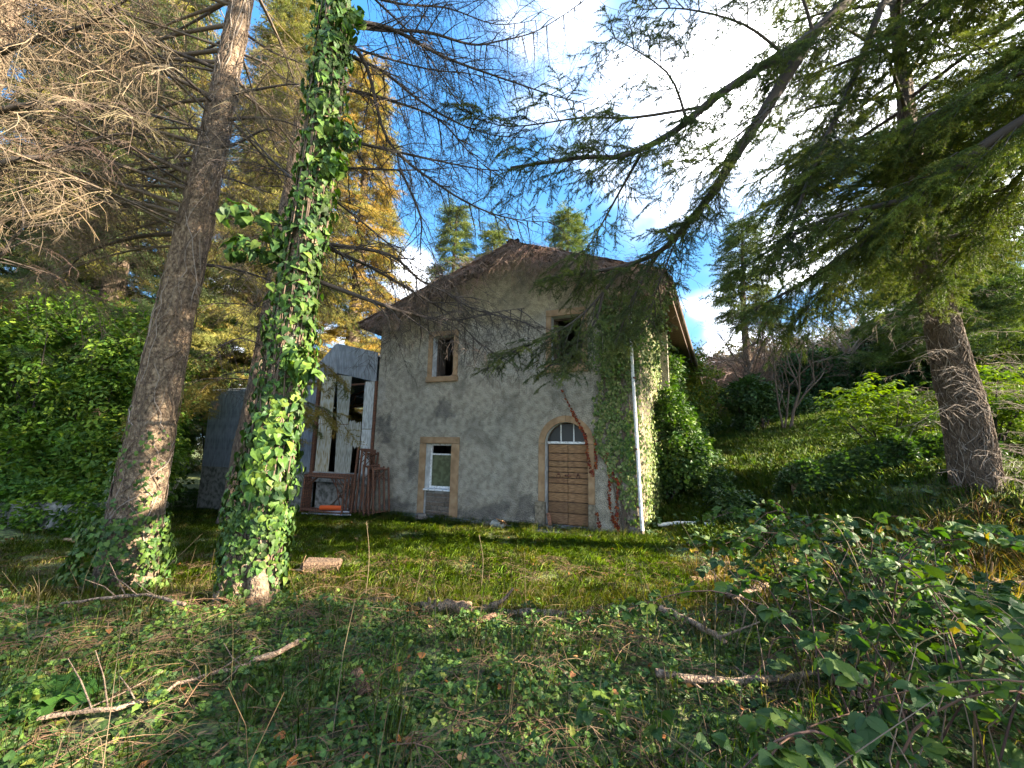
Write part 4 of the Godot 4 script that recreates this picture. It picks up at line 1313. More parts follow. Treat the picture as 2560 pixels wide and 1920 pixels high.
	opt = {"twigs": tw, "per_m": 5.0, "long": 0.8, "dense": 4.5, "up0": -0.7, "up1": 0.3, "sag": 0.3, "size": 1.0, "from": 0.15, "tint": Color(1, 1, 1), "tint2": Color(0.55, 0.5, 0.5), "mix": 0.5}
	lb = [[-8.0, 6.3, -5.0, -7.05, 6.59, -4.75, -6.28, 6.85, -4.90, -5.26, 6.82, -5.05, -4.6, 6.70, -5.20], [-8.1, 5.1, -4.9, -6.43, 5.54, -4.44, -6.08, 5.76, -4.58, -5.89, 6.06, -4.72, -5.39, 6.36, -4.86, -4.88, 6.34, -5.00],
		[-7.9, 7.3, -5.0, -7.20, 7.47, -4.72, -6.63, 7.59, -4.64, -5.94, 7.71, -4.56, -5.47, 7.91, -4.48, -5.08, 8.07, -4.40], [-8.1, 4.7, -5.0, -7.0, 4.48, -4.8, -6.61, 4.48, -4.75, -6.45, 4.67, -4.70, -6.27, 4.89, -4.65, -6.41, 5.56, -4.60],
		[-7.8, 8.2, -5.0, -6.9, 8.3, -5.2, -6.0, 8.2, -5.5], [-7.9, 7.0, -5.0, -7.2, 7.0, -5.6, -6.2, 6.5, -6.2], [-8.0, 5.8, -5.0, -7.3, 6.2, -5.5, -6.4, 6.0, -6.0], [-7.75, 8.8, -5, -7.0, 9.2, -4.6, -6.1, 9.3, -4.2]]
	for k in lb.size():
		limb(t, "branch", pv(lb[k]), 0.055 if k < 3 else 0.035, M.limb, bare, opt)
	part("twigs", tw, M.limb, t, Transform3D.IDENTITY, "stuff")
	lay("dry_twigs", bare, G.bare, M.twig, t)

	# 5: the big cedar on the right slope
	p = smooth(pv([9.0, 0.7, -7.7, 8.95, 1.65, -7.70, 8.89, 2.85, -7.66, 8.74, 3.76, -7.62, 8.63, 4.70, -7.59, 8.48, 5.66, -7.55, 8.43, 7.17, -7.51, 8.45, 9.32, -7.48, 8.51, 11.62, -7.44, 8.59, 15.0, -7.40, 8.6, 19.5, -7.4]), 8)
	r = taper(p.size(), 0.37, 0.05)
	t = thing("cedar_tree", "stout cedar on the right slope, trunk furred with dead ivy stems, green crown", "tree")
	part("trunk", trunk(p, r, 44, 0.05, 0.05), M.bark, t)
	rootlets(t, p, r, 900, M.twig, 0.0, 0.5)
	rootlets(t, p, r, 260, M.twig_grey, 0.0, 0.45)
	tw = MB.new()
	var green := scs(2)
	var cg := Color(0.13, 0.165, 0.045)
	var cd := Color(0.08, 0.105, 0.045)
	opt = {"twigs": tw, "per_m": 7.5, "long": 1.0, "dense": 8.0, "up0": -0.55, "up1": 0.2, "sag": 0.35, "size": 1.0, "from": 0.22, "tint": cd, "tint2": cg, "mix": 0.35}
	lb = [[8.5, 12.2, -7.4, 7.27, 11.6, -6.20, 6.38, 10.73, -6.17, 5.39, 9.68, -6.15, 4.80, 9.25, -6.12, 3.62, 8.39, -6.10, 2.73, 7.59, -6.08, 1.86, 7.10, -6.05, 1.16, 7.04, -6.03, -0.08, 6.80, -6.00],
		[5.39, 9.68, -6.15, 4.60, 8.37, -6.29, 3.94, 7.33, -6.47, 3.64, 6.81, -6.66, 3.19, 6.26, -6.85, 2.80, 5.88, -7.04, 2.16, 5.66, -7.22, 1.39, 5.58, -7.41, 0.87, 5.60, -7.60],
		[8.5, 12.0, -7.4, 7.30, 11.0, -6.57, 6.65, 9.60, -6.54, 6.12, 8.54, -6.51, 5.68, 7.74, -6.49, 5.23, 6.80, -6.46, 4.92, 6.08, -6.43, 4.63, 5.54, -6.40]]
	for k in 3:
		limb(t, "branch", pv(lb[k]), [0.15, 0.12, 0.085][k], M.limb, green, opt)
	opt.per_m = 6.5
	lb = [[2.16, 5.66, -7.22, 1.73, 5.10, -7.24, 1.27, 4.60, -7.18, 0.77, 4.24, -7.12, 0.22, 3.96, -7.06, -0.15, 3.81, -7.00], [1.73, 5.10, -7.24, 1.6, 4.6, -7.2, 1.2, 4.0, -7.1, 0.7, 3.6, -7.0], [2.21, 7.27, -6.20, 1.87, 6.67, -6.40, 1.41, 5.84, -6.60, 1.11, 5.51, -6.80],
		[3.52, 8.26, -6.20, 2.12, 8.03, -6.25, 1.22, 8.06, -6.30, -0.09, 7.90, -6.35, -0.86, 8.15, -6.40], [3.64, 6.81, -6.66, 3.2, 6.3, -6.9, 2.8, 5.2, -7.3, 2.7, 4.6, -7.5], [2.8, 5.88, -7.04, 2.3, 5.0, -7.2, 2.0, 4.2, -7.3],
		[4.6, 8.4, -6.3, 4.2, 7.8, -5.9, 3.3, 7.0, -5.8, 2.6, 6.6, -5.8], [3.0, 7.8, -6.1, 2.6, 8.6, -5.9, 1.6, 9.2, -5.8], [4.8, 9.25, -6.1, 4.0, 9.6, -5.9, 3.0, 9.9, -5.9, 2.2, 10.0, -6.0], [5.4, 9.7, -6.1, 4.9, 10.4, -5.8, 4.0, 10.8, -5.6, 3.0, 11.0, -5.6]]
	for q in lb:
		limb(t, "branch", pv(q), 0.032, M.limb, green, opt)
	opt.tint = cg
	opt.tint2 = Color(0.20, 0.23, 0.045)
	opt.per_m = 5.0
	opt.long = 1.2
	opt.size = 1.3
	for k in 60:   # the crown round the trunk
		var f := lerpf(0.54, 0.98, k / 60.0)
		var az := k * 2.4 + rf(-0.3, 0.3)
		f = maxf(f, 0.54 + 0.10 * maxf(0.0, sin(az)))   # lower limbs left out on this side so sun reaches the lawn
		var a := along(p, f)
		var l := lerpf(4.2, 1.8, (f - 0.4) / 0.6) * rf(0.7, 1.1)
		var d := Vector3(cos(az), 0.16, sin(az))
		limb(t, "branch", PackedVector3Array([a, a + d * l * 0.35, a + d * l * 0.7 + Vector3(0, -0.03 * l, 0), a + d * l + Vector3(0, -0.18 * l, 0)]), 0.05, M.limb, green, opt)
	part("twigs", tw, M.limb, t, Transform3D.IDENTITY, "stuff")
	lay("foliage", green, G.cedar, M.needle, t)
	bare = scs(2)   # dead twigs low on its trunk
	for k in 60:
		var a := along(p, rf(0.1, 0.45))
		var az := rf(0, TAU)
		bare[k % 2].add(facing(Vector3(cos(az), rf(-0.2, 0.4), sin(az)), Vector3.UP, rf(0.8, 1.5)), a + Vector3(cos(az), 0, sin(az)) * 0.42, Color(1, 1, 1))
	lay("dry_twigs", bare, G.bare, M.twig_grey, t)

	# 6: a cedar just outside the frame on the right whose limb hangs in
	p = smooth(pv([9.6, 0.6, -2.8, 9.5, 4.0, -2.8, 9.3, 8.0, -2.9, 9.2, 13.0, -3.0, 9.2, 18.0, -3.0]), 8)
	r = taper(p.size(), 0.42, 0.05)
	t = thing("cedar_tree", "cedar beyond the right edge, its heavy dark limb hanging before the slope", "tree")
	part("trunk", trunk(p, r, 28, 0.04, 0.1), M.bark, t)
	tw = MB.new()
	green = scs(2)
	opt = {"twigs": tw, "per_m": 9.0, "long": 1.0, "dense": 8.5, "up0": -0.85, "up1": 0.2, "sag": 0.55, "size": 1.15, "from": 0.2, "tint": Color(0.09, 0.125, 0.035), "tint2": Color(0.17, 0.20, 0.04), "mix": 0.4}
	limb(t, "branch", pv([9.4, 7.6, -2.9, 7.69, 7.0, -4.00, 7.0, 6.68, -4.50, 6.59, 6.43, -5.00, 6.11, 6.00, -5.50, 5.66, 5.52, -6.00, 5.10, 5.07, -6.50, 4.53, 4.76, -7.00]), 0.13, M.limb, green, opt)
	for q in [[7.0, 6.7, -4.5, 6.5, 6.3, -5.6, 6.0, 5.5, -6.6, 5.6, 4.7, -7.4], [7.7, 7.0, -4.0, 7.6, 6.5, -5.0, 7.4, 5.8, -5.8, 7.2, 5.0, -6.4], [6.1, 6.0, -5.5, 5.2, 6.0, -6.2, 4.4, 5.6, -7.2], [9.3, 8.4, -2.9, 8.2, 8.4, -4.2, 7.6, 8.0, -5.4, 7.2, 7.2, -6.4], [9.3, 9.4, -2.9, 8.0, 9.8, -4.0, 7.0, 9.6, -5.0, 6.2, 9.0, -5.8], [9.3, 10.4, -2.9, 8.0, 11.0, -3.6, 6.6, 11.2, -4.4, 5.6, 10.8, -5.0], [7.7, 7.0, -4.0, 6.9, 7.4, -4.8, 6.2, 7.3, -5.8]]:
		limb(t, "branch", pv(q), 0.06, M.limb, green, opt)
	for k in 12:   # the rest of its crown, towards the sun
		var a := along(p, rf(0.6, 0.98))
		var az := rf(-2.6, 0.3)
		var d := Vector3(cos(az), 0.1, sin(az))
		var l := rf(1.8, 3.4)
		limb(t, "branch", PackedVector3Array([a, a + d * l * 0.5, a + d * l + Vector3(0, -0.25 * l, 0)]), 0.05, M.limb, green, opt)
	for k in 4:   # its low limbs on the near side, over the bank
		var a := along(p, lerpf(0.25, 0.5, k / 4.0))
		var az := rf(0.9, 2.5)
		var d := Vector3(cos(az), 0.12, sin(az))
		var l := rf(2.2, 4.4)
		limb(t, "branch", PackedVector3Array([a, a + d * l * 0.5, a + d * l + Vector3(0, -0.2 * l, 0)]), 0.05, M.limb, green, opt)
	part("twigs", tw, M.limb, t, Transform3D.IDENTITY, "stuff")
	lay("foliage", green, G.cedar, M.needle, t)

func conifer(label: String, at: Vector3, tall: float, wide: float, low: float, tint: Color, tint2: Color, count: int, group := "", sz := 1.6, called := "conifer_tree") -> void:
	var y := H(at.x, at.z)
	var t := thing(called, label, "tree", Vector3.ZERO, 0.0, group)
	var p := smooth(pv([at.x, y - 0.3, at.z, at.x + rf(-0.2, 0.2), y + tall * 0.5, at.z + rf(-0.2, 0.2), at.x + rf(-0.3, 0.3), y + tall, at.z]), 6)
	part("trunk", trunk(p, taper(p.size(), 0.018 * tall + 0.08, 0.02), 12, 0.02), M.bark, t)
	var sc := scs(2)
	var mb := MB.new()
	count = int(count * 1.5)
	for k in count:
		var f := lerpf(low, 0.99, pow(float(k) / count, 0.85))
		var a := along(p, f)
		var az := k * 2.399 + rf(-0.3, 0.3)
		var l := wide * (1.0 - 0.85 * (f - low) / (1.0 - low)) * rf(0.55, 1.15)
		var d := Vector3(cos(az), rf(0.0, 0.3), sin(az))
		var q := PackedVector3Array([a, a + d * l * 0.5, a + d * l + Vector3(0, -0.22 * l, 0)])
		mb.tube(q, taper(3, 0.03, 0.008), 4, false)
		var n := maxi(3, int(l * 6.5))
		for j in n:
			var tt := lerpf(0.25, 1.0, (j + rf(0, 1)) / n)
			var b := along(q, tt)
			var hd := heading(q, tt)
			var sd := hd.cross(Vector3.UP).normalized() * (1.0 if j % 2 else -1.0)
			sc[j % 2].add(facing(hd * rf(0.3, 1.0) + sd * rf(0.2, 1.0) + Vector3(0, rf(-0.5, 0.3), 0), (Vector3.UP + rv() * 0.6).normalized(), sz * rf(0.6, 1.2)), b, vary(tint if rf(0, 1) < 0.6 else tint2, 0.28))
	part("branches", mb, M.limb, t, Transform3D.IDENTITY, "stuff")
	lay("foliage", sc, G.fir, M.needle, t)

func far_trees() -> void:
	var gr := "conifers behind the house and the shed"
	var au := Color(0.42, 0.285, 0.07)
	var au2 := Color(0.28, 0.25, 0.07)
	var dk := Color(0.085, 0.115, 0.045)
	var dk2 := Color(0.17, 0.175, 0.05)
	conifer("tall golden conifer rising behind the left end of the house", Vector3(-9.4, 0, -22.0), 27.0, 3.6, 0.16, au, au2, 120, gr)
	conifer("golden-green conifer left of the tall golden one, behind the shed roof", Vector3(-14.6, 0, -22.5), 29.0, 4.2, 0.2, au2, dk2, 110, gr)
	conifer("dark conifer farthest left behind the hedge", Vector3(-19.5, 0, -15.5), 25.0, 4.6, 0.2, dk, dk2, 120, gr)
	conifer("dark conifer seen between the left edge and the leaning trunk", Vector3(-15.0, 0, -14.0), 24.0, 4.2, 0.22, dk, au2, 120, gr)
	conifer("dark green conifer behind the leaning trunk", Vector3(-11.6, 0, -18.0), 27.0, 4.0, 0.24, dk2, au2, 100, gr)
	conifer("dull green conifer in the gap between the leaning and ivy-wrapped trunks", Vector3(-17.5, 0, -26.0), 30.0, 5.0, 0.2, dk, dk2, 110, gr)
	conifer("low dark conifer at the far left behind the hedge top", Vector3(-24.0, 0, -20.0), 17.0, 4.8, 0.12, dk, dk2, 110, gr)
	conifer("light green pine showing over the left roof slope", Vector3(-4.4, 0, -27.0), 19.6, 2.7, 0.3, Color(0.15, 0.19, 0.055), Color(0.10, 0.13, 0.04), 80, gr)
	conifer("light green pine just left of the roof ridge", Vector3(-1.6, 0, -27.5), 17.4, 2.2, 0.3, Color(0.16, 0.20, 0.055), Color(0.11, 0.14, 0.045), 70, gr)
	conifer("rounded pine top over the right roof slope", Vector3(3.8, 0, -27.5), 17.6, 2.6, 0.35, Color(0.12, 0.17, 0.06), Color(0.16, 0.19, 0.055), 80, gr)
	conifer("thin pine with bare trunk on the slope right of the house", Vector3(14.2, 0, -23.0), 12.2, 2.0, 0.45, Color(0.10, 0.14, 0.055), dk, 46, gr)
	conifer("dark fir above the laurel at the right edge", Vector3(27.0, 0, -24.0), 15.0, 4.2, 0.1, dk, Color(0.09, 0.12, 0.04), 110, gr)
	conifer("pale green fir behind the right cedar trunk", Vector3(18.5, 0, -16.0), 13.0, 3.6, 0.2, Color(0.13, 0.18, 0.05), Color(0.09, 0.13, 0.045), 100, gr)

# ---------------------------------------------------------------- shrubs, hedges, climbing plants
func blob(sc: Array, c: Vector3, r: Vector3, count: int, size: float, tints: Array, inner := 0.72) -> void:
	for k in count:
		var d := rv()
		while d.length() > 1.0 or d.length() < 0.1:
			d = rv()
		d = d.normalized()
		var bump := 1.0 + 0.55 * nz.get_noise_3d((c.x + d.x * r.x) * 16.0, (c.y + d.y * r.y) * 16.0, (c.z + d.z * r.z) * 16.0)
		var p := c + d * r * bump * rf(inner, 1.0)
		if p.y < H(p.x, p.z) - 0.05 or (in_house(p, -0.05)):
			continue
		var out := (d / r).normalized()
		sc[k % sc.size()].add(facing(out + rv() * 0.8, (Vector3.UP + rv() * 0.4).normalized(), size * rf(0.7, 1.3)), p, vary(tints[rng.randi() % tints.size()], 0.35))
func bush(called: String, label: String, category: String, blobs: Array, meshes: Array, m: Material, tints: Array, size: float, stems := 6, group := "") -> Node3D:
	var o := thing(called, label, category, Vector3.ZERO, 0.0, group)
	var sc := scs(2)
	var mb := MB.new()
	for q in blobs:
		var c := Vector3(q[0], q[1], q[2])
		blob(sc, c, Vector3(q[3], q[4], q[5]), q[6], size, tints)
		for k in stems:
			var a := Vector3(c.x + rf(-0.3, 0.3) * q[3], 0, c.z + rf(-0.3, 0.3) * q[5])
			a.y = H(a.x, a.z) - 0.1
			var e := c + rv() * Vector3(q[3], q[4], q[5]) * 0.75
			mb.tube(smooth(PackedVector3Array([a, a.lerp(e, 0.5) + rv() * 0.15, e]), 4), taper(9, 0.03, 0.008), 5, false)
	if stems > 0:
		part("stems", mb, M.limb, o, Transform3D.IDENTITY, "stuff")
	lay("foliage", sc, meshes, m, o)
	return o
const HEDGE := [Color(0.10, 0.18, 0.022), Color(0.14, 0.23, 0.028), Color(0.065, 0.13, 0.02), Color(0.18, 0.26, 0.03), Color(0.08, 0.15, 0.03)]

func bare_tree(label: String, x: float, z: float, tall: float, m: Material, group := "") -> Node3D:
	var t := thing("bare_tree", label, "tree", Vector3.ZERO, 0.0, group)
	var y := H(x, z)
	var tr := MB.new()
	var br := MB.new()
	var base := Vector3(x, y - 0.15, z)
	var n := 3
	for s in n:
		var a := base + Vector3(rf(-0.1, 0.1), 0, rf(-0.1, 0.1))
		var d := Vector3(rf(-0.45, 0.45), 1.0, rf(-0.3, 0.3)).normalized()
		grow(tr if s == 0 else br, br, a, Vector3(0, 1, 0).lerp(d, 0.5), tall * rf(0.4, 0.55), 0.07 if s == 0 else 0.045, 5)
	part("trunk", tr, m, t)
	part("branches", br, m, t, Transform3D.IDENTITY, "stuff")
	return t
func grow(own: MB, mb: MB, a: Vector3, d: Vector3, l: float, r: float, depth: int) -> void:
	var mid := a + d * l * 0.5 + rv() * 0.06 * l
	var e := a + d * l + rv() * 0.06 * l
	own.tube(PackedVector3Array([a, mid, e]), PackedFloat32Array([r, r * 0.85, r * 0.65]), 5 if depth > 2 else 3, false)
	if depth == 0:
		return
	for k in 3:
		var nd := (d + rv() * 0.75 + Vector3.UP * 0.12).normalized()
		grow(mb, mb, e if k < 2 else mid, nd, l * rf(0.55, 0.8), r * 0.58, depth - 1)

func shrubs() -> void:
	bush("hedge", "tall sunlit leafy hedge at the left edge behind the leaning trunk", "hedge", [[-13.6, 2.9, -10.9, 2.4, 3.4, 1.7, 2300], [-11.0, 2.5, -11.0, 1.75, 3.0, 1.5, 1500], [-12.2, 4.6, -11.3, 2.0, 1.7, 1.2, 700], [-10.2, 1.3, -10.4, 1.3, 1.5, 1.1, 600], [-15.6, 3.0, -10.6, 1.7, 3.4, 1.7, 900], [-12.6, 1.2, -9.9, 2.4, 1.3, 0.8, 900]], G.clump, M.leaf, HEDGE, 1.05, 7)
	bush("ivy_thicket", "dark ivy-smothered tree between the hedge and the shed", "ivy", [[-14.6, 3.4, -15.6, 1.7, 4.2, 1.6, 1500], [-12.8, 6.3, -17.6, 2.4, 1.6, 1.8, 900], [-16.3, 4.0, -14.6, 1.5, 4.2, 1.5, 1000]], G.ivy_clump, M.ivy, IVYMIX, 1.5, 5)
	# low wall in front of the hedge, half under ivy
	var w := thing("low_wall", "low rendered garden wall under ivy in front of the left hedge", "wall")
	var mb := MB.new()
	for k in 5:
		mb = MB.new()
		var x := -14.6 + k * 1.12
		mb.box(Vector3(x, -0.3, -9.55 + 0.03 * k), Vector3(x + 1.1, 0.78 + rf(-0.06, 0.05), -9.20 + 0.03 * k), 0.04)
		part("wall_section", mb, M.concrete, w)
	var v := thing("ivy", "sunlit ivy spilling over the low wall at the left edge", "ivy")
	var sc := scs(2)
	for k in 950:
		var x := rf(-14.6, -8.9)
		var keep := nz.get_noise_2d(x * 25.0, 70.0)
		var y := rf(0.0, 1.05)
		if keep < -0.12 and y < 0.7 and rf(0, 1) < 0.85:
			continue
		sc[k % 2].add(facing(Vector3(rf(-1, 1), rf(-0.6, 0.6), rf(0.2, 1)), (Vector3.UP + rv() * 0.4).normalized(), rf(0.7, 1.3)), Vector3(x, H(x, -9.2) + y, -9.2 + rf(-0.25, 0.16) + 0.15 * (1.0 - y)), vary(HEDGE[rng.randi() % 5], 0.3))
	lay("foliage", sc, G.ivy_clump, M.ivy, v)
	# ivy on the right corner of the facade
	v = thing("ivy", "pale green ivy creeping up the right corner of the house front", "ivy")
	var one := SC.new()
	var pale := [Color(0.14, 0.185, 0.05), Color(0.20, 0.24, 0.08), Color(0.10, 0.15, 0.035), Color(0.075, 0.12, 0.03), Color(0.24, 0.26, 0.10)]
	for k in 10500:
		var h := rf(0.25, 6.3)
		var left := -lerpf(0.30, 1.12, sstep(0.3, 2.3, h)) if h < 3.2 else -lerpf(1.12, 0.95, sstep(3.2, 4.2, h))
		var u := rf(-1.5, 0.05)
		var g := nz.get_noise_2d(u * 45.0 + 20.0, h * 30.0)
		if u < left + 0.25 * g or (g < -0.25 and rf(0, 1) < 0.9) or (u > -0.14 and h < 3.9 and rf(0, 1) < 0.7):
			continue
		one.add(HB * leaf_at(Vector3(0, rf(0.0, 0.6), 1) + rv() * 0.45, Vector3.DOWN + rv() * 0.7, rf(0.04, 0.085)), hp(u, h, 0.03 + rf(0.0, 0.09)), vary(pale[rng.randi() % 5], 0.3))
	for q in [[-0.35, 5.5, 0.30, 0.75, 0.95, 0.25, 1500], [0.35, 5.2, 0.25, 0.55, 1.2, 0.4, 1300], [-0.7, 4.6, 0.22, 0.6, 0.7, 0.18, 900], [0.55, 6.1, 0.1, 0.5, 0.5, 0.6, 600]]:
		for k in int(q[6]):
			var d := rv()
			if d.length() > 1.0:
				continue
			one.add(HB * leaf_at(Vector3(0, 0.5, 1) + rv() * 0.7, Vector3.DOWN + rv() * 0.8, rf(0.04, 0.09)), hp(q[0] + d.x * q[3], q[1] + d.y * q[4], q[2] + d.z * q[5]), vary(pale[rng.randi() % 5], 0.3))
	mb = MB.new()
	for k in 24:
		var u := rf(-0.5, -0.02)
		var p := PackedVector3Array()
		for j in 8:
			p.push_back(hp(u, 0.0 + j * 0.75, 0.045))
			u += rf(-0.22, 0.10) if u > -1.0 else rf(0.0, 0.1)
		mb.tube(p, taper(8, 0.012, 0.004), 4, false)
	part("stems", mb, M.twig, v)
	leaves("leaf", one, G.ivy, M.ivy, v)
	# reddish creeper strands
	var red := [[-1.99, 3.68, -1.75, 3.17, -1.52, 2.74, -1.36, 2.40, -1.31, 1.94, -1.19, 1.43], [-1.13, 2.4, -1.08, 1.89, -1.1, 1.6], [-0.81, 2.06, -0.75, 1.32, -0.78, 0.75, -0.64, 0.18], [-0.46, 1.5, -0.58, 1.03, -0.6, 0.46, -0.58, 0.1], [-1.1, 0.5, -1.02, 0.1], [-0.95, 2.0, -0.7, 1.5, -0.52, 1.2]]
	v = thing("creeper", "red autumn creeper trailing down beside the arched door", "creeper")
	one = SC.new()
	mb = MB.new()
	for q in red:
		var p := PackedVector3Array()
		for k in q.size() / 2:
			p.push_back(hp(q[k * 2], q[k * 2 + 1], 0.055))
		p = smooth(p, 4)
		mb.tube(p, taper(p.size(), 0.006, 0.004), 4, false)
		for k in int(length_of(p) * 75.0):
			one.add(HB * leaf_at(Vector3(0, 0.2, 1) + rv() * 0.6, Vector3.DOWN + rv(), rf(0.03, 0.065)), along(p, pow(rf(0, 1), 0.8)) + rv() * 0.035 + HB * Vector3(0, 0, 0.02), vary([Color(0.20, 0.035, 0.018), Color(0.26, 0.075, 0.022), Color(0.13, 0.03, 0.02)][k % 3], 0.3))
	part("stems", mb, M.twig, v)
	leaves("leaf", one, leaf_set(IVY, 0.15, 0.3, [Color(0.20, 0.035, 0.018), Color(0.26, 0.075, 0.022), Color(0.13, 0.03, 0.02)]), M.dry, v, 120)
	# dry vine tangle along the gable edge of the roof
	v = thing("dry_creeper", "brown dry vine tangle hanging along the gable edge of the roof", "creeper")
	sc = scs(3)
	for k in 620:
		var u := rf(-8.6, -1.2) if k % 4 else rf(-1.2, 0.6)
		var d := absf(u + 3.4)
		var h := 8.0 - 0.35 * d + rf(-0.45, 0.12)
		var dn := nz.get_noise_2d(u * 18.0, 33.0)
		if dn < -0.1 and rf(0, 1) < 0.6:
			continue
		sc[k % 3].add(HB * facing(Vector3(rf(-1, 1), rf(-1.0, 0.25), rf(-0.1, 0.6)), (Vector3.UP + rv() * 0.5).normalized(), rf(0.7, 1.5)), hp(u, h, 0.46 + rf(-0.1, 0.16)), vary(Color(1.1, 0.9, 0.8), 0.35))
	lay("dry_twigs", sc, G.bare, M.twig_grey, v)
	# ivy along the right side wall and the thicket before it
	bush("ivy_thicket", "ivy-smothered shrub against the right side wall of the house", "ivy", [[4.95, 2.2, -12.6, 0.85, 1.5, 1.1, 1200], [5.65, 1.9, -13.2, 0.7, 1.5, 1.1, 900], [5.9, 2.6, -15.4, 1.1, 1.9, 1.4, 900], [7.4, 2.9, -18.0, 1.4, 2.2, 1.6, 700], [5.3, 4.6, -14.6, 0.8, 1.2, 1.2, 450], [6.3, 5.4, -16.8, 1.1, 1.3, 1.4, 450]], G.ivy_clump, M.ivy, [Color(0.05, 0.10, 0.025), Color(0.085, 0.15, 0.03), Color(0.04, 0.08, 0.024), Color(0.12, 0.18, 0.035)], 1.15, 8)
	v = thing("ivy", "ivy curtain on the sunlit right side wall beside the white downpipe", "ivy")
	one = SC.new()
	for k in 4800:
		var n := rf(-3.3, -0.05)
		var h := rf(0.0, 5.6)
		var g := nz.get_noise_2d(n * 40.0 + 10.0, h * 26.0)
		if h > 2.3 + g * 2.0 and h < 4.0 + g and rf(0, 1) < 0.75:
			continue
		one.add(HB * leaf_at(Vector3(1, rf(0.0, 0.5), 0.2) + rv() * 0.45, Vector3.DOWN + rv() * 0.7, rf(0.045, 0.09)), hp(-0.123 * n + 0.02 + rf(0.0, 0.14), h, n), vary(pale[rng.randi() % 5], 0.3))
	leaves("leaf", one, G.ivy, M.ivy, v, 100)
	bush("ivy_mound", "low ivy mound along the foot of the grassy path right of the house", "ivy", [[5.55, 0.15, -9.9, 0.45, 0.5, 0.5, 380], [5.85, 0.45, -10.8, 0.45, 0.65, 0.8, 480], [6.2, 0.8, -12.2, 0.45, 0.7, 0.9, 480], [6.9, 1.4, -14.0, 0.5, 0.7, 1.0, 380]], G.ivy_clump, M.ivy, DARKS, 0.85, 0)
	# ivy-clad retaining wall
	w = thing("retaining_wall", "low stone retaining wall buried in dark ivy before the right cedar", "wall")
	for k in 6:
		mb = MB.new()
		var x := 6.95 + k * 0.62
		var z := -9.80 + 0.10 * k
		mb.box(Vector3(x, H(x, z) - 0.4, z - 0.2), Vector3(x + 0.60, H(x, z) + 0.5, z + 0.2), 0.05)
		part("wall_section", mb, M.rubble, w)
	v = thing("ivy", "dark ivy covering the low retaining wall before the right cedar", "ivy")
	sc = scs(2)
	for k in 2100:
		var f := rf(-0.03, 1.05)
		var x := 6.85 + f * 3.8
		var z := -9.82 + 0.62 * f
		var a := rf(0, PI)
		var rr := rf(0.8, 1.1) * (1.0 + 0.4 * nz.get_noise_2d(x * 22.0, 5.0))
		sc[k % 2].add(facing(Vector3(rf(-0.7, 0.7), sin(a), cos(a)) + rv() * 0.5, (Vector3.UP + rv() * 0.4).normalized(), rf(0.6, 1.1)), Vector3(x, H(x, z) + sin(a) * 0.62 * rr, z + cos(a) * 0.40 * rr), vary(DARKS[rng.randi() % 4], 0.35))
	lay("foliage", sc, G.ivy_clump, M.ivy, v)
	# rhododendrons
	for q in [["large yellow-green rhododendron bush just left of the right cedar trunk", [[9.7, 3.0, -10.6, 1.15, 1.15, 1.0], [10.5, 2.4, -10.3, 0.9, 1.0, 0.9]], 5200], ["yellow-green rhododendron behind the right cedar trunk, at the right edge", [[12.3, 3.7, -10.2, 1.0, 0.8, 0.9], [13.2, 2.9, -9.6, 1.0, 0.9, 0.9]], 3600]]:
		v = thing("rhododendron", q[0], "shrub", Vector3.ZERO, 0.0, "rhododendrons on the right slope")
		one = SC.new()
		mb = MB.new()
		for b in q[1]:
			var c := Vector3(b[0], b[1], b[2])
			var foot := Vector3(c.x + 0.2, H(c.x, c.z) - 0.1, c.z)
			for k in 9:
				var e := c + rv() * Vector3(b[3], b[4], b[5]) * 0.7
				mb.tube(smooth(PackedVector3Array([foot, foot.lerp(e, 0.5) + rv() * 0.15, e]), 3), taper(7, 0.035, 0.01), 5, false)
			for k in int(q[2]) / 2 / 8:
				var d := rv().normalized()
				var p := c + d * Vector3(b[3], b[4], b[5]) * rf(0.6, 1.05) * (1.0 + 0.3 * nz.get_noise_3d(d.x * 60.0, d.y * 60.0, d.z * 60.0 + c.x))
				if p.y < H(p.x, p.z) + 0.1:
					continue
				for j in 8:
					var a := j * TAU / 8.0 + rf(-0.3, 0.3)
					var tip := Vector3(cos(a), rf(-0.2, 0.5), sin(a)) + d * 0.4
					one.add(leaf_at(Vector3.UP + rv() * 0.4, tip, rf(0.12, 0.20)), p + rv() * 0.03, vary([Color(0.16, 0.23, 0.025), Color(0.22, 0.28, 0.03), Color(0.11, 0.18, 0.024)][j % 3], 0.25))
		part("stems", mb, M.limb, v, Transform3D.IDENTITY, "stuff")
		leaves("leaf", one, G.lance, M.leaf, v, 200)
	bush("laurel", "dark laurel mass up the slope at the right edge", "shrub", [[24.0, 7.6, -20.0, 3.6, 3.0, 2.2, 1500], [21.0, 6.9, -21.0, 2.2, 2.2, 1.8, 800], [28.0, 8.0, -19.0, 3.4, 3.2, 2.2, 1000]], G.clump, M.leaf, [Color(0.035, 0.085, 0.035), Color(0.055, 0.115, 0.045), Color(0.03, 0.065, 0.03)], 1.9, 4)
	bush("laurel", "smaller dark laurel on the slope left of the right cedar trunk", "shrub", [[17.0, 6.2, -21.5, 1.9, 1.6, 1.4, 600]], G.clump, M.leaf, [Color(0.035, 0.08, 0.033), Color(0.05, 0.105, 0.04)], 1.7, 4)
	bush("ivy_bush", "ivy-clad stump with dark leaves left of the bare trees on the path", "shrub", [[10.9, 4.6, -18.2, 0.9, 0.8, 0.8, 420], [11.6, 4.3, -18.0, 0.8, 0.7, 0.7, 300], [10.8, 3.5, -18.1, 0.35, 0.9, 0.35, 150]], G.ivy_clump, M.ivy, DARKS, 1.3, 7)
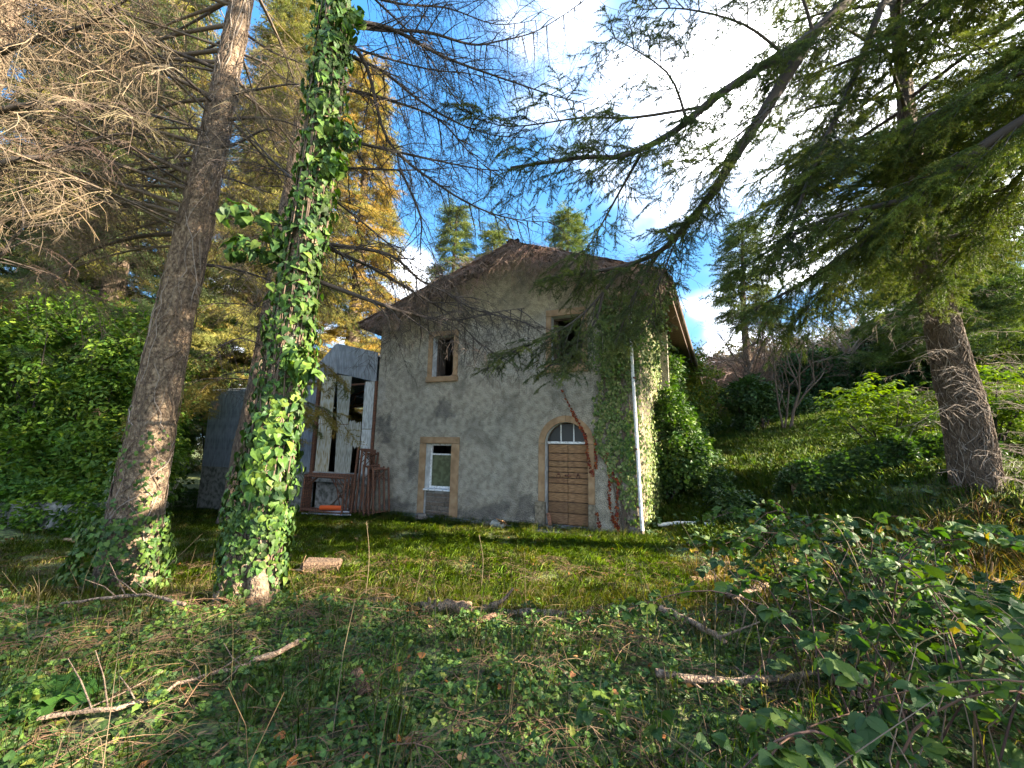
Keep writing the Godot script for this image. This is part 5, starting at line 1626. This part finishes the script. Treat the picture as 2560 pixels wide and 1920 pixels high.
	bush("ivy_mound", "dark ivy bank running up the slope behind the bare trees", "ivy", [[12.4, 3.3, -19.6, 1.4, 0.6, 0.6, 300], [14.8, 4.0, -19.8, 1.8, 0.7, 0.7, 420], [9.6, 2.9, -19.6, 1.0, 0.6, 0.7, 220]], G.ivy_clump, M.ivy, DARKS, 1.3, 0)
	bush("shrub", "yellowing shrub behind the right eave of the house", "shrub", [[8.6, 4.9, -19.0, 1.5, 2.2, 1.4, 900], [9.8, 4.0, -22.5, 1.8, 2.2, 1.6, 500]], G.clump, M.leaf, [Color(0.16, 0.20, 0.03), Color(0.10, 0.16, 0.03), Color(0.22, 0.22, 0.035)], 1.15, 6)
	bare_tree("small bare tree with forked trunk beside the grassy path", 11.9, -17.0, 4.6, M.twig, "bare trees on the right slope")
	bare_tree("pale twiggy bare tree higher up the slope by the laurel", 18.2, -21.0, 4.8, M.twig_grey, "bare trees on the right slope")
	bare_tree("bare tree leaning out of the ivy-clad stump by the path", 11.1, -18.4, 5.0, M.twig, "bare trees on the right slope")
	bare_tree("tall thin bare tree at the top of the slope against the sky", 14.6, -24.0, 5.6, M.twig, "bare trees on the right slope")
	# brown brushwood at the top of the slope
	sc = scs(3)
	for k in 3200:
		var x := rf(8.0, 30.0)
		var z := rf(-30.0, -22.5)
		sc[k % 3].add(facing(Vector3(rf(-0.7, 0.7), rf(0.2, 1.0), rf(-0.7, 0.7)), Vector3.UP, rf(1.6, 3.4)), Vector3(x, H(x, z) + rf(0.0, 3.0), z), vary([Color(1.0, 0.75, 0.6), Color(0.75, 0.7, 0.4), Color(1.2, 1.0, 0.9)][k % 3], 0.3))
	var bw := thing("brushwood", "brown leafless brushwood along the top of the slope", "brushwood")
	tag(bw, "", "", "", "stuff")
	lay("twigs", sc, G.bare, M.twig_grey, bw)
	# distant woods behind everything
	sc = scs(2)
	for k in 9000:
		var az := rf(-2.2, 1.15)
		var d := rf(38.0, 60.0)
		var x := sin(az) * d
		var z := -cos(az) * d
		var hh := (8.0 + 6.0 * nz.get_noise_2d(x * 4.0, z * 4.0)) * rf(0.0, 1.0) * (1.0 if az < 0.4 else 0.45)
		sc[k % 2].add(facing(rv(), (Vector3.UP + rv()).normalized(), rf(2.2, 4.5)), Vector3(x, H(x, z) + hh, z), vary([Color(0.07, 0.10, 0.04), Color(0.11, 0.12, 0.045), Color(0.16, 0.12, 0.05)][k % 3], 0.3))
	var fw := thing("far_woods", "far woods closing the view behind the house and hedge", "woods")
	tag(fw, "", "", "", "stuff")
	lay("foliage", sc, G.fir, M.needle, fw)

# ---------------------------------------------------------------- brambles in the right foreground
func brambles() -> void:
	var v := thing("bramble", "bramble thicket with arching canes filling the right foreground", "bramble")
	var sc := SC.new()
	var mb := MB.new()
	var berries := MB.new()
	var tone := [Color(0.05, 0.095, 0.03), Color(0.07, 0.12, 0.03), Color(0.04, 0.085, 0.032), Color(0.09, 0.14, 0.03), Color(0.06, 0.11, 0.04)]
	for k in 160:
		var z := rf(-5.9, -1.3)
		var f := (-z - 1.3) / 4.6
		var lo := lerpf(0.75, 2.75, f)
		var x := lo + pow(rf(0, 1), 0.9) * lerpf(2.2, 4.4, f)
		if f > 0.45 and f < 0.75 and x < lo + 0.6:
			continue
		var y := H(x, z)
		var rise := (0.2 + lerpf(0.62, 1.05, f) * exp(-pow((x - lo - lerpf(1.2, 1.3, f)) / lerpf(0.95, 0.85, f), 2.0))) * rf(0.55, 1.15)
		var az := rf(0, TAU)
		var d := Vector3(cos(az), 0, sin(az))
		var l := rf(0.5, 1.3)
		var p := smooth(PackedVector3Array([Vector3(x, y - 0.05, z), Vector3(x, y + rise * 0.75, z) + d * l * 0.22 + rv() * 0.05, Vector3(x, y + rise, z) + d * l * 0.6 + rv() * 0.05, Vector3(x, y + rise * rf(0.6, 0.95), z) + d * l]), 4)
		mb.tint = [Color(0.7, 0.5, 0.42), Color(0.45, 0.32, 0.34), Color(0.7, 0.75, 0.4)][k % 3]
		mb.tube(p, taper(p.size(), rf(0.004, 0.0065), 0.002), 5, false)
		for j in int(length_of(p) * 15.0):
			var t := pow(rf(0.02, 1.0), 0.7)
			var c := along(p, t)
			var hd := heading(p, t)
			var sd := hd.cross(Vector3.UP).normalized() * (1.0 if j % 2 else -1.0)
			var st := (hd * 0.5 + sd + Vector3(0, rf(-0.1, 0.6), 0)).normalized() * rf(0.03, 0.09)
			mb.rod(c, c + st, 0.0016, 0.001, 3)
			var s := rf(0.042, 0.095)
			var n := Vector3.UP * rf(0.3, 1.0) + rv() * 0.6
			var tn := vary(tone[rng.randi() % 5], 0.25)
			if rf(0, 1) < 0.015:
				tn = Color(0.30, 0.20, 0.02)
			for w in 3:
				var dir := st.normalized().rotated(Vector3.UP, (w - 1) * 1.15)
				sc.add(leaf_at(n + rv() * 0.25, dir + Vector3(0, -0.3, 0), s * (1.0 if w == 1 else 0.82)), c + st, tn)
		if k % 9 == 0:
			for j in 16:
				var c := along(p, 0.97) + rv() * 0.06
				berries.tint = Color(0.8, 0.6, 0.6)
				berries.rod(c - Vector3(0, 0.008, 0), c + Vector3(0, 0.008, 0), 0.008, 0.005, 5)
	for k in 60:   # thin grey dead canes standing in the thicket
		var z := rf(-4.8, -1.4)
		var x := lerpf(0.9, 2.6, (-z - 1.3) / 4.6) + rf(0.0, 2.6)
		var y := H(x, z)
		mb.tint = Color(1.3, 1.2, 1.1)
		mb.tube(PackedVector3Array([Vector3(x, y, z), Vector3(x + rf(-0.2, 0.2), y + rf(0.25, 0.5), z + rf(-0.1, 0.1)), Vector3(x + rf(-0.45, 0.3), y + rf(0.55, 1.0), z + rf(-0.2, 0.2))]), taper(3, 0.0045, 0.0015), 4, false)
	part("canes", mb, M.cane, v, Transform3D.IDENTITY, "stuff")
	part("dry_berries", berries, M.dark_wood, v, Transform3D.IDENTITY, "stuff")
	leaves("leaf", sc, G.sawn, M.leaf, v)

# ---------------------------------------------------------------- ground cover
func ground_cover() -> void:
	# short lawn before the house
	var gr := scs(2)
	var green := [Color(0.16, 0.27, 0.022), Color(0.21, 0.32, 0.025), Color(0.12, 0.21, 0.022), Color(0.26, 0.34, 0.035), Color(0.34, 0.30, 0.11)]
	var n := 0
	while n < 40000:
		n += 1
		var z := -4.4 - 9.4 * pow(rf(0, 1), 0.9)
		var x := rf(-10.5, 7.5)
		var p := Vector3(x, H(x, z) - 0.005, z)
		if in_house(p, 0.02):
			continue
		var dryness := nz.get_noise_2d(x * 9.0, z * 9.0) + 0.6 * nz.get_noise_2d(x * 30.0, z * 30.0) + 0.35 * sstep(-6.8, -5.2, z) + 0.3 * sstep(-5.0, -8.0, x)
		if dryness > 0.38 and rf(0, 1) < 0.75:
			continue
		var c: Color = green[rng.randi() % 4] if dryness < 0.22 or rf(0, 1) < 0.5 else green[4]
		gr[n % 2].add(facing(Vector3(cos(n), 0, sin(n))).scaled(Vector3.ONE * rf(0.45, 1.25) * (1.0 + 0.9 * maxf(0.0, nz.get_noise_2d(x * 26.0 + 9.0, z * 26.0)))), p, vary(c, 0.3))
	var o := thing("grass", "short green lawn between the house and the foreground bank", "grass")
	tag(o, "", "", "", "stuff")
	lay("blades", gr, G.tuft, M.grass, o)
	# meadow on the slope
	gr = scs(1)
	for k in 26000:
		var z := -6.0 - 26.0 * pow(rf(0, 1), 1.2)
		var x := 4.2 + pow(rf(0, 1), 1.1) * 26.0
		var p := Vector3(x, H(x, z) - 0.01, z)
		if in_house(p, 0.3):
			continue
		var c: Color = [Color(0.13, 0.23, 0.026), Color(0.16, 0.26, 0.03), Color(0.10, 0.18, 0.026), Color(0.21, 0.25, 0.055)][k % 4]
		gr[0].add(facing(Vector3(cos(k), 0, sin(k))).scaled(Vector3.ONE * rf(0.5, 1.15)), p, vary(c, 0.25))
	for k in 5000:
		var x := rf(-20.0, 3.0)
		var z := rf(-22.0, -9.0)
		var p := Vector3(x, H(x, z) - 0.01, z)
		if in_house(p, 0.4) or x > -8.0:
			continue
		gr[0].add(facing(Vector3(cos(k), 0, sin(k))).scaled(Vector3.ONE * rf(0.4, 0.8)), p, vary(Color(0.07, 0.13, 0.025), 0.25))
	o = thing("grass", "rougher meadow grass on the slope right of the house", "grass")
	tag(o, "", "", "", "stuff")
	lay("blades", gr, G.meadow, M.grass, o)
	# ground ivy on the bank
	var iv := SC.new()
	var iv2 := SC.new()
	for k in 110000:
		var z := -1.2 - 4.6 * pow(rf(0, 1), 0.85)
		var x := rf(-1.0, 1.0) * (1.1 - z * 1.25)
		var thick := nz.get_noise_2d(x * 20.0 + 40.0, z * 20.0) + 0.6 * nz.get_noise_2d(x * 55.0, z * 55.0 + 40.0) + 0.5 * sstep(-5.4, -4.3, z) + 0.05
		if thick < rf(-0.2, 0.15):
			continue
		var up := maxf(0.0, 0.6 * nz.get_noise_2d(x * 28.0, z * 28.0 + 9.0) + nz.get_noise_2d(x * 70.0, z * 70.0 + 9.0)) * 0.2
		var sc := iv if k % 3 else iv2
		var tn: Color = GREENS[rng.randi() % 5] if rf(0, 1) < 0.94 else Color(0.17, 0.20, 0.035)
		sc.add(leaf_at(Vector3.UP + rv() * 0.8, rv(), rf(0.016, 0.046)), Vector3(x, H(x, z) + up * rf(0.2, 1.0) + 0.01, z), vary(tn, 0.35))
	for k in 5200:   # patches on the slope and by the house corner
		var x := rf(3.2, 12.5)
		var z := rf(-15.0, -6.0)
		if nz.get_noise_2d(x * 11.0 + 70.0, z * 11.0) < 0.02 or in_house(Vector3(x, 0, z), 0.05):
			continue
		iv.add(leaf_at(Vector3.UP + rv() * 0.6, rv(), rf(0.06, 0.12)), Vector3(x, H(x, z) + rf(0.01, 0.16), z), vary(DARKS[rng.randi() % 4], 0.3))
	o = thing("ground_ivy", "ivy carpet covering the foreground bank", "ivy")
	tag(o, "", "", "", "stuff")
	copies("leaves", iv, G.ivy[0], M.ivy, o)
	copies("leaves", iv2, G.heart[0], M.ivy, o)
	# longer grass tufts and dry stems on the bank
	gr = scs(2)
	for k in 2800:
		var z := -1.4 - 5.2 * pow(rf(0, 1), 0.8)
		var x := rf(-1.0, 1.0) * (1.0 - z * 1.2)
		var f := nz.get_noise_2d(x * 16.0 + 5.0, z * 16.0 + 60.0)
		if f < -0.02 and rf(0, 1) < 0.8:
			continue
		var c: Color = [Color(0.10, 0.18, 0.03), Color(0.14, 0.22, 0.035), Color(0.10, 0.17, 0.03), Color(0.24, 0.21, 0.10)][k % 4]
		gr[k % 2].add(facing(Vector3(cos(k), 0, sin(k))).scaled(Vector3.ONE * rf(0.2, 0.8)), Vector3(x, H(x, z), z), vary(c, 0.3))
	for k in 420:   # weeds along the foot of the facade
		var p := hp(rf(-8.4, 0.2), 0, rf(0.15, 1.0))
		gr[k % 2].add(facing(Vector3(cos(k), 0, sin(k))).scaled(Vector3.ONE * rf(0.25, 0.75)), Vector3(p.x, H(p.x, p.z), p.z), vary([Color(0.14, 0.23, 0.03), Color(0.22, 0.23, 0.07)][k % 2], 0.3))
	for k in 1700:   # the dry belt along the top of the bank
		var x := rf(-5.5, 5.5)
		var z := -5.2 + rf(-0.9, 0.75) + 0.4 * nz.get_noise_2d(x * 14.0, 3.0) - 0.1 * maxf(x, 0.0)
		gr[k % 2].add(facing(Vector3(cos(k), 0, sin(k))).scaled(Vector3.ONE * rf(0.25, 0.7)), Vector3(x, H(x, z), z), vary([Color(0.30, 0.24, 0.12), Color(0.22, 0.20, 0.08), Color(0.14, 0.19, 0.04)][k % 3], 0.3))
	for k in 700:   # dry stuff at the right edge
		var x := rf(3.0, 9.0)
		var z := rf(-7.4, -4.0)
		gr[k % 2].add(facing(Vector3(cos(k), 0, sin(k))).scaled(Vector3.ONE * rf(0.5, 1.6)), Vector3(x, H(x, z), z), vary([Color(0.30, 0.22, 0.10), Color(0.20, 0.19, 0.07), Color(0.24, 0.14, 0.06)][k % 3], 0.3))
	o = thing("long_grass", "long and dry grass tufts on the bank and its edge", "grass")
	tag(o, "", "", "", "stuff")
	lay("blades", gr, G.long, M.grass, o)
	# litter: fallen twigs and dead leaves
	var tw := scs(3)
	for k in 3200:
		var z := -1.3 - 6.6 * pow(rf(0, 1), 0.8)
		var x := rf(-1.0, 1.0) * (1.2 - z * 1.2)
		tw[k % 3].add(facing(Vector3(cos(k * 2.1), rf(-0.08, 0.22), sin(k * 2.1)), Vector3.UP, rf(0.3, 0.9)), Vector3(x, H(x, z) + rf(0.0, 0.09), z), vary([Color(0.85, 0.72, 0.6), Color(0.55, 0.42, 0.36)][k % 2], 0.35))
	o = thing("fallen_twigs", "thin dry twigs strewn over the bank", "twigs")
	tag(o, "", "", "", "stuff")
	lay("twigs", tw, G.bare, M.twig_pale, o)
	var dl := SC.new()
	for k in 1100:
		var z := -1.3 - 9.5 * pow(rf(0, 1), 0.9)
		var x := rf(-1.0, 1.0) * (1.2 - z * 1.1)
		if in_house(Vector3(x, 0, z), 0.0):
			continue
		dl.add(leaf_at(Vector3.UP + rv() * 0.6, rv(), rf(0.02, 0.055)), Vector3(x, H(x, z) + rf(0.01, 0.06), z), vary([Color(0.30, 0.12, 0.04), Color(0.36, 0.20, 0.09), Color(0.20, 0.09, 0.04)][k % 3], 0.3))
	o = thing("fallen_leaves", "scattered brown dead leaves on grass and ivy", "leaves")
	tag(o, "", "", "", "stuff")
	copies("leaves", dl, G.heart[0], M.dry, o)
	# tall stems
	var mb := MB.new()
	for k in 170:
		var z := -1.6 - 5.2 * rf(0, 1)
		var x := rf(-1.0, 1.0) * (0.6 - z * 1.1)
		var y := H(x, z)
		var hh := rf(0.2, 0.75)
		var d := Vector3(rf(-1, 1), 0, rf(-1, 1)) * hh * 0.4
		mb.tint = [Color(0.8, 0.8, 0.75), Color(0.55, 0.48, 0.38), Color(0.38, 0.40, 0.22)][k % 3]
		mb.tube(PackedVector3Array([Vector3(x, y, z), Vector3(x, y + hh * 0.6, z) + d * 0.35, Vector3(x, y + hh, z) + d]), taper(3, 0.0026, 0.001), 4, false)
	o = part("dry_stems", mb, M.twig_pale, self)
	tag(o, "thin dry stems standing up out of the bank", "stems", "", "stuff")

# ---------------------------------------------------------------- wood, stones and the rest lying about
func stick(called: String, label: String, category: String, p: Array, r0: float, r1: float, m: Material, shoots_n := 0, lift := 0.0) -> void:
	var q := PackedVector3Array()
	for k in p.size() / 2:
		q.push_back(Vector3(p[k * 2], H(p[k * 2], p[k * 2 + 1]) + r0 * 0.6 + lift + 0.02, p[k * 2 + 1]))
	var s := smooth(q, 5)
	for k in range(1, s.size() - 1):
		s[k] += rv() * r0 * 0.5
	var o := thing(called, label, category)
	part("stem", trunk(s, taper(s.size(), r0, r1), 10, minf(0.012, r0 * 0.35)), m, o)
	for k in shoots_n:
		var a := along(s, rf(0.2, 0.95))
		var mb := MB.new()
		var d := (heading(s, 0.5) * rf(-0.3, 1.0) + rv() * 0.9 + Vector3.UP * 0.4).normalized() * rf(0.12, 0.4)
		mb.tube(PackedVector3Array([a, a + d * 0.5 + rv() * 0.02, a + d]), taper(3, r1 * 0.6, r1 * 0.25), 5, false)
		part("twig", mb, m, o)
func debris() -> void:
	stick("log", "dark rotten log half sunk in ivy, left part of the broken log", "log", [-1.95, -5.0, -1.4, -4.98, -0.82, -4.92], 0.065, 0.06, M.log_bark, 3)
	stick("log", "pale split log piece bending down in the middle of the bank", "log", [-0.82, -4.92, -0.5, -4.93, -0.30, -4.82, -0.12, -4.66], 0.085, 0.05, M.log_split, 1, 0.05)
	stick("log", "thin dark log running right from the pale split piece", "log", [-0.12, -4.64, 0.3, -4.58, 0.72, -4.55], 0.045, 0.05, M.log_bark, 2)
	stick("log", "short stout broken log at the right end of the broken log line", "log", [0.74, -4.55, 0.92, -4.54, 1.12, -4.52], 0.062, 0.055, M.log_split, 0)
	stick("fallen_branch", "pale branch lying in the grass left of the rotten log", "branch", [-2.75, -5.35, -2.3, -5.15, -2.0, -5.02], 0.04, 0.035, M.log_bark, 2)
	stick("fallen_branch", "long bare branch slanting across the ivy in the lower left", "branch", [-1.60, -3.35, -1.78, -3.1, -1.86, -2.98, -2.08, -2.80, -2.2, -2.58, -2.55, -2.38], 0.019, 0.009, M.log_bark, 8, 0.03)
	stick("fallen_branch", "thin pale branch arching over ivy below the leaning trunk", "branch", [-3.0, -3.9, -3.5, -4.05, -4.0, -4.0, -4.35, -4.1], 0.018, 0.01, M.log_bark, 5, 0.08)
	stick("fallen_branch", "grey stick lying in shade at the left edge of the bank", "branch", [-4.6, -4.6, -5.1, -4.45, -5.5, -4.2], 0.04, 0.03, M.log_bark, 1)
	stick("fallen_branch", "bleached branch on the lawn right of the door", "branch", [2.95, -6.75, 3.3, -6.85, 3.75, -7.0], 0.05, 0.035, M.log_wood, 1)
	stick("fallen_branch", "brown branch rising through the brambles, largest in the right foreground", "branch", [2.5, -4.75, 3.0, -5.2, 3.6, -5.7, 4.5, -5.9], 0.045, 0.03, M.log_bark, 4, 0.25)
	stick("fallen_branch", "broken brown stick at the left edge of the brambles", "branch", [1.45, -4.0, 1.62, -3.7, 1.72, -3.35], 0.03, 0.02, M.log_bark, 3, 0.04)
	stick("fallen_branch", "pale stick lying flat under the bramble leaves", "branch", [1.0, -2.9, 1.5, -2.85, 2.1, -2.95], 0.026, 0.018, M.log_bark, 3, 0.03)
	stick("fallen_branch", "thin branch on the grass between the two left trunks", "branch", [-4.3, -6.9, -3.7, -6.95, -3.2, -6.8], 0.02, 0.012, M.log_wood, 3)
	stick("fallen_branch", "long bleached pole in the grass before the left low wall", "branch", [-9.3, -8.6, -8.3, -8.4, -7.4, -8.5], 0.035, 0.02, M.log_wood, 1)
	stick("fallen_branch", "dark twisted root on the lawn near the brambles", "branch", [3.4, -7.4, 3.8, -7.55, 4.2, -7.4], 0.05, 0.03, M.log_bark, 4, 0.03)
	stick("fallen_branch", "pale dead branch behind the brambles at the right edge", "branch", [5.6, -5.6, 5.9, -5.2, 6.3, -5.0], 0.05, 0.03, M.log_wood, 2, 0.15)
	# bark pieces
	for q in [["brown curved bark piece on the ivy below the broken log", -0.22, -3.85, 0.5], ["smaller bark flake beside the left dark log", -1.35, -4.55, 1.4], ["red-brown bark flake in ivy right of the long bare branch", -0.95, -2.8, 2.2]]:
		var mb := MB.new()
		mb.tint = Color(0.65, 0.5, 0.42)
		for k in 6:
			var a := 0.5 + 2.1 * k / 6.0
			var b := 0.5 + 2.1 * (k + 1) / 6.0
			mb.quad(Vector3(-0.12, sin(a) * 0.05, cos(a) * 0.05), Vector3(-0.12, sin(b) * 0.05, cos(b) * 0.05), Vector3(0.12, sin(b) * 0.04, cos(b) * 0.045), Vector3(0.12, sin(a) * 0.04, cos(a) * 0.045))
			mb.quad(Vector3(0.12, sin(a) * 0.03, cos(a) * 0.035), Vector3(0.12, sin(b) * 0.03, cos(b) * 0.035), Vector3(-0.12, sin(b) * 0.04, cos(b) * 0.04), Vector3(-0.12, sin(a) * 0.04, cos(a) * 0.04))
		var o := part("bark_piece", mb, M.log_bark, self)
		o.transform = Transform3D(Basis(Vector3.UP, q[3]) * Basis(Vector3.BACK, 0.15), Vector3(q[1], H(q[1], q[2]) + 0.025, q[2]))
		tag(o, q[0], "bark")
	# weathered block in the lawn left
	var sb := MB.new()
	sb.tint = Color(0.6, 0.55, 0.5)
	sb.box(Vector3(-0.30, -0.08, -0.17), Vector3(0.30, 0.13, 0.17), 0.035)
	for k in sb.v.size():
		sb.v[k] += Vector3(1, 1, 1) * 0.03 * nz.get_noise_3d(sb.v[k].x * 120.0, sb.v[k].y * 120.0, sb.v[k].z * 120.0)
	var bl := part("wood_block", sb, M.log_bark, self)
	bl.transform = Transform3D(Basis(Vector3.UP, 0.25) * Basis(Vector3.BACK, -0.06), Vector3(-3.2, H(-3.2, -7.1) + 0.03, -7.1))
	tag(bl, "weathered wood block in the grass right of the ivy-wrapped trunk", "block")
	# rubble and broken wood before the facade
	for q in [["pale stone lying before the house front left of the door", -3.62, 0.55, 0.20, 0.16, 0.15], ["grey stone behind the pale one before the house front", -3.88, 0.5, 0.16, 0.11, 0.14], ["dark stone lying under the ground-floor window", -5.98, 0.58, 0.17, 0.15, 0.15]]:
		var mb := MB.new()
		mb.box(Vector3(-q[3], -0.05, -q[5]), Vector3(q[3], q[4], q[5]), 0.06)
		for k in mb.v.size():
			mb.v[k] += mb.v[k].normalized() * 0.05 * nz.get_noise_3d(mb.v[k].x * 90.0 + q[1] * 9.0, mb.v[k].y * 90.0, mb.v[k].z * 90.0)
		var o := part("stone", mb, M.rubble if q[1] < -3.7 else M.board_grey, self)
		var p := hp(q[1], 0, q[2])
		o.transform = Transform3D(Basis(Vector3.UP, q[1]), Vector3(p.x, H(p.x, p.z) + 0.02, p.z))
		tag(o, q[0], "stone")
	for k in 3:
		var mb := MB.new()
		mb.box(Vector3(-0.17, -0.012, -0.04), Vector3(0.17, 0.012, 0.04), 0.004)
		var p := hp(-3.5 + 0.05 * k, 0, 0.62 + 0.05 * k)
		var o := part("broken_plank", mb, M.door, self)
		o.transform = Transform3D(Basis(Vector3.UP, YAW + 0.6 + 0.5 * k) * Basis(Vector3.BACK, -0.7 + 0.2 * k), Vector3(p.x, H(p.x, p.z) + 0.15 + 0.02 * k, p.z))
		tag(o, ["lowest splintered orange-brown plank leaning on the pale stone", "middle splintered plank leaning on the pale stone", "topmost splintered plank leaning on the pale stone"][k], "plank")
	var mb2 := MB.new()
	mb2.box(Vector3(-0.05, 0, -0.02), Vector3(0.05, 0.32, 0.02), 0.006)
	var lb := part("leaning_plank", mb2, M.tile, self)
	lb.transform = Transform3D(Basis(Vector3.UP, YAW) * Basis(Vector3.BACK, 0.26) * Basis(Vector3.RIGHT, -0.22), hp(-2.33, 0.055, 0.02))
	tag(lb, "short reddish board leaning at the left foot of the door", "plank")
	mb2 = MB.new()
	mb2.tube(pv([3.78, H(3.78, -10.4) + 0.06, -10.4, 4.2, H(4.2, -10.25) + 0.06, -10.25, 4.62, H(4.62, -10.12) + 0.05, -10.12]), taper(3, 0.045, 0.045), 12)
	tag(part("white_pipe", mb2, M.white_paint, self), "white plastic pipe lying on the ground right of the house corner", "pipe")
	mb2 = MB.new()
	mb2.tube(pv([4.75, H(4.75, -9.95) + 0.05, -9.95, 4.95, H(4.95, -9.85) + 0.05, -9.85]), taper(2, 0.05, 0.05), 12)
	tag(part("white_pipe", mb2, M.white_paint, self), "short white pipe stub at the end of the long white pipe", "pipe")
	# broad-leaved weed, lower left
	var w := thing("broadleaf_weed", "broad-leaved green weed at the lower left edge", "plant")
	for k in 9:
		var az := k * 0.72 + rf(-0.2, 0.2)
		var base := Vector3(-2.75, H(-2.75, -2.55), -2.55)
		var m := MB.new()
		var d := Vector3(cos(az), 0, sin(az))
		var l := rf(0.22, 0.36)
		var prev := base
		for j in 7:
			var f0 := j / 7.0
			var f1 := (j + 1) / 7.0
			var c0 := base + d * l * f0 + Vector3(0, l * (0.9 * f0 - 0.75 * f0 * f0), 0)
			var c1 := base + d * l * f1 + Vector3(0, l * (0.9 * f1 - 0.75 * f1 * f1), 0)
			var s := d.cross(Vector3.UP)
			var w0 := 0.085 * sin(PI * pow(f0, 0.8)) + 0.004
			var w1 := (0.085 * sin(PI * pow(f1, 0.8)) + 0.004) * (1.0 if j < 6 else 0.0)
			var ru := Vector3(0, 0.02 * (1 if j % 2 else -1), 0)
			m.quad(c0, c0 + s * w0 + ru, c1 + s * w1 - ru, c1)
			m.quad(c0 - s * w0 + ru, c0, c1, c1 - s * w1 - ru)
		m.tint = Color.WHITE
		for j in m.c.size():
			m.c[j] = Color(0.05, 0.12, 0.02) * (1.0 + 0.2 * (k % 3))
		part("leaf", m, M.leaf, w)
	# tall seed stalks before the house
	for q in [["tall dry seed stalk before the ground-floor window", -2.02, -5.9, 1.05], ["thin seed stalk in the grass right of the tall one", -0.42, -6.3, 0.8], ["slender green stalk standing before the shed plinth", -5.1, -7.6, 1.3]]:
		var m := MB.new()
		var y := H(q[1], q[2])
		var p := smooth(PackedVector3Array([Vector3(q[1], y, q[2]), Vector3(q[1] + 0.02, y + q[3] * 0.55, q[2]), Vector3(q[1] - 0.05, y + q[3], q[2])]), 4)
		m.tube(p, taper(p.size(), 0.005, 0.002), 5, false)
		for j in 12:
			var c := along(p, rf(0.88, 1.0))
			m.rod(c, c + rv() * 0.02 + Vector3(0, 0.02, 0), 0.003, 0.001, 3)
		tag(part("seed_stalk", m, M.twig_pale, self), q[0], "stalk")

# ---------------------------------------------------------------- the scene
func _ready() -> void:
	var cam := Camera3D.new()
	cam.name = "camera"
	add_child(cam)
	cam.fov = 88.88
	cam.near = 0.05
	cam.far = 600.0
	cam.transform = Transform3D(Basis(Vector3.RIGHT, 0.14986) * Basis(Vector3.BACK, 0.0153), EYE)
	view = cam.transform
	var env := WorldEnvironment.new()
	env.name = "environment"
	var e := Environment.new()
	e.background_mode = Environment.BG_SKY
	var sky := Sky.new()
	nz.seed = 21
	nz.noise_type = FastNoiseLite.TYPE_SIMPLEX_SMOOTH
	nz.frequency = 0.05
	nz.fractal_octaves = 3
	sky.sky_material = make_sky()
	e.sky = sky
	e.background_energy_multiplier = 1.2
	e.tonemap_mode = Environment.TONE_MAPPER_LINEAR
	e.tonemap_exposure = 6.6
	e.sdfgi_enabled = true
	e.ssao_enabled = true
	e.ssil_enabled = true
	env.environment = e
	add_child(env)
	var sun := DirectionalLight3D.new()
	sun.name = "sun"
	sun.light_energy = 1.6
	sun.light_color = Color(1.0, 0.94, 0.84)
	sun.light_angular_distance = 0.5
	sun.shadow_enabled = true
	var to_sun := Vector3(0.8985, 0.407, 0.165).normalized()
	add_child(sun)
	sun.look_at_from_position(Vector3.ZERO, -to_sun, Vector3.UP)
	rng.seed = 5
	make_materials()
	make_meshes()
	rng.seed = 11
	make_ground()
	house()
	rng.seed = 12
	shed()
	scaffold()
	rng.seed = 13
	near_trees()
	rng.seed = 14
	far_trees()
	rng.seed = 15
	shrubs()
	rng.seed = 16
	brambles()
	rng.seed = 17
	ground_cover()
	rng.seed = 18
	debris()
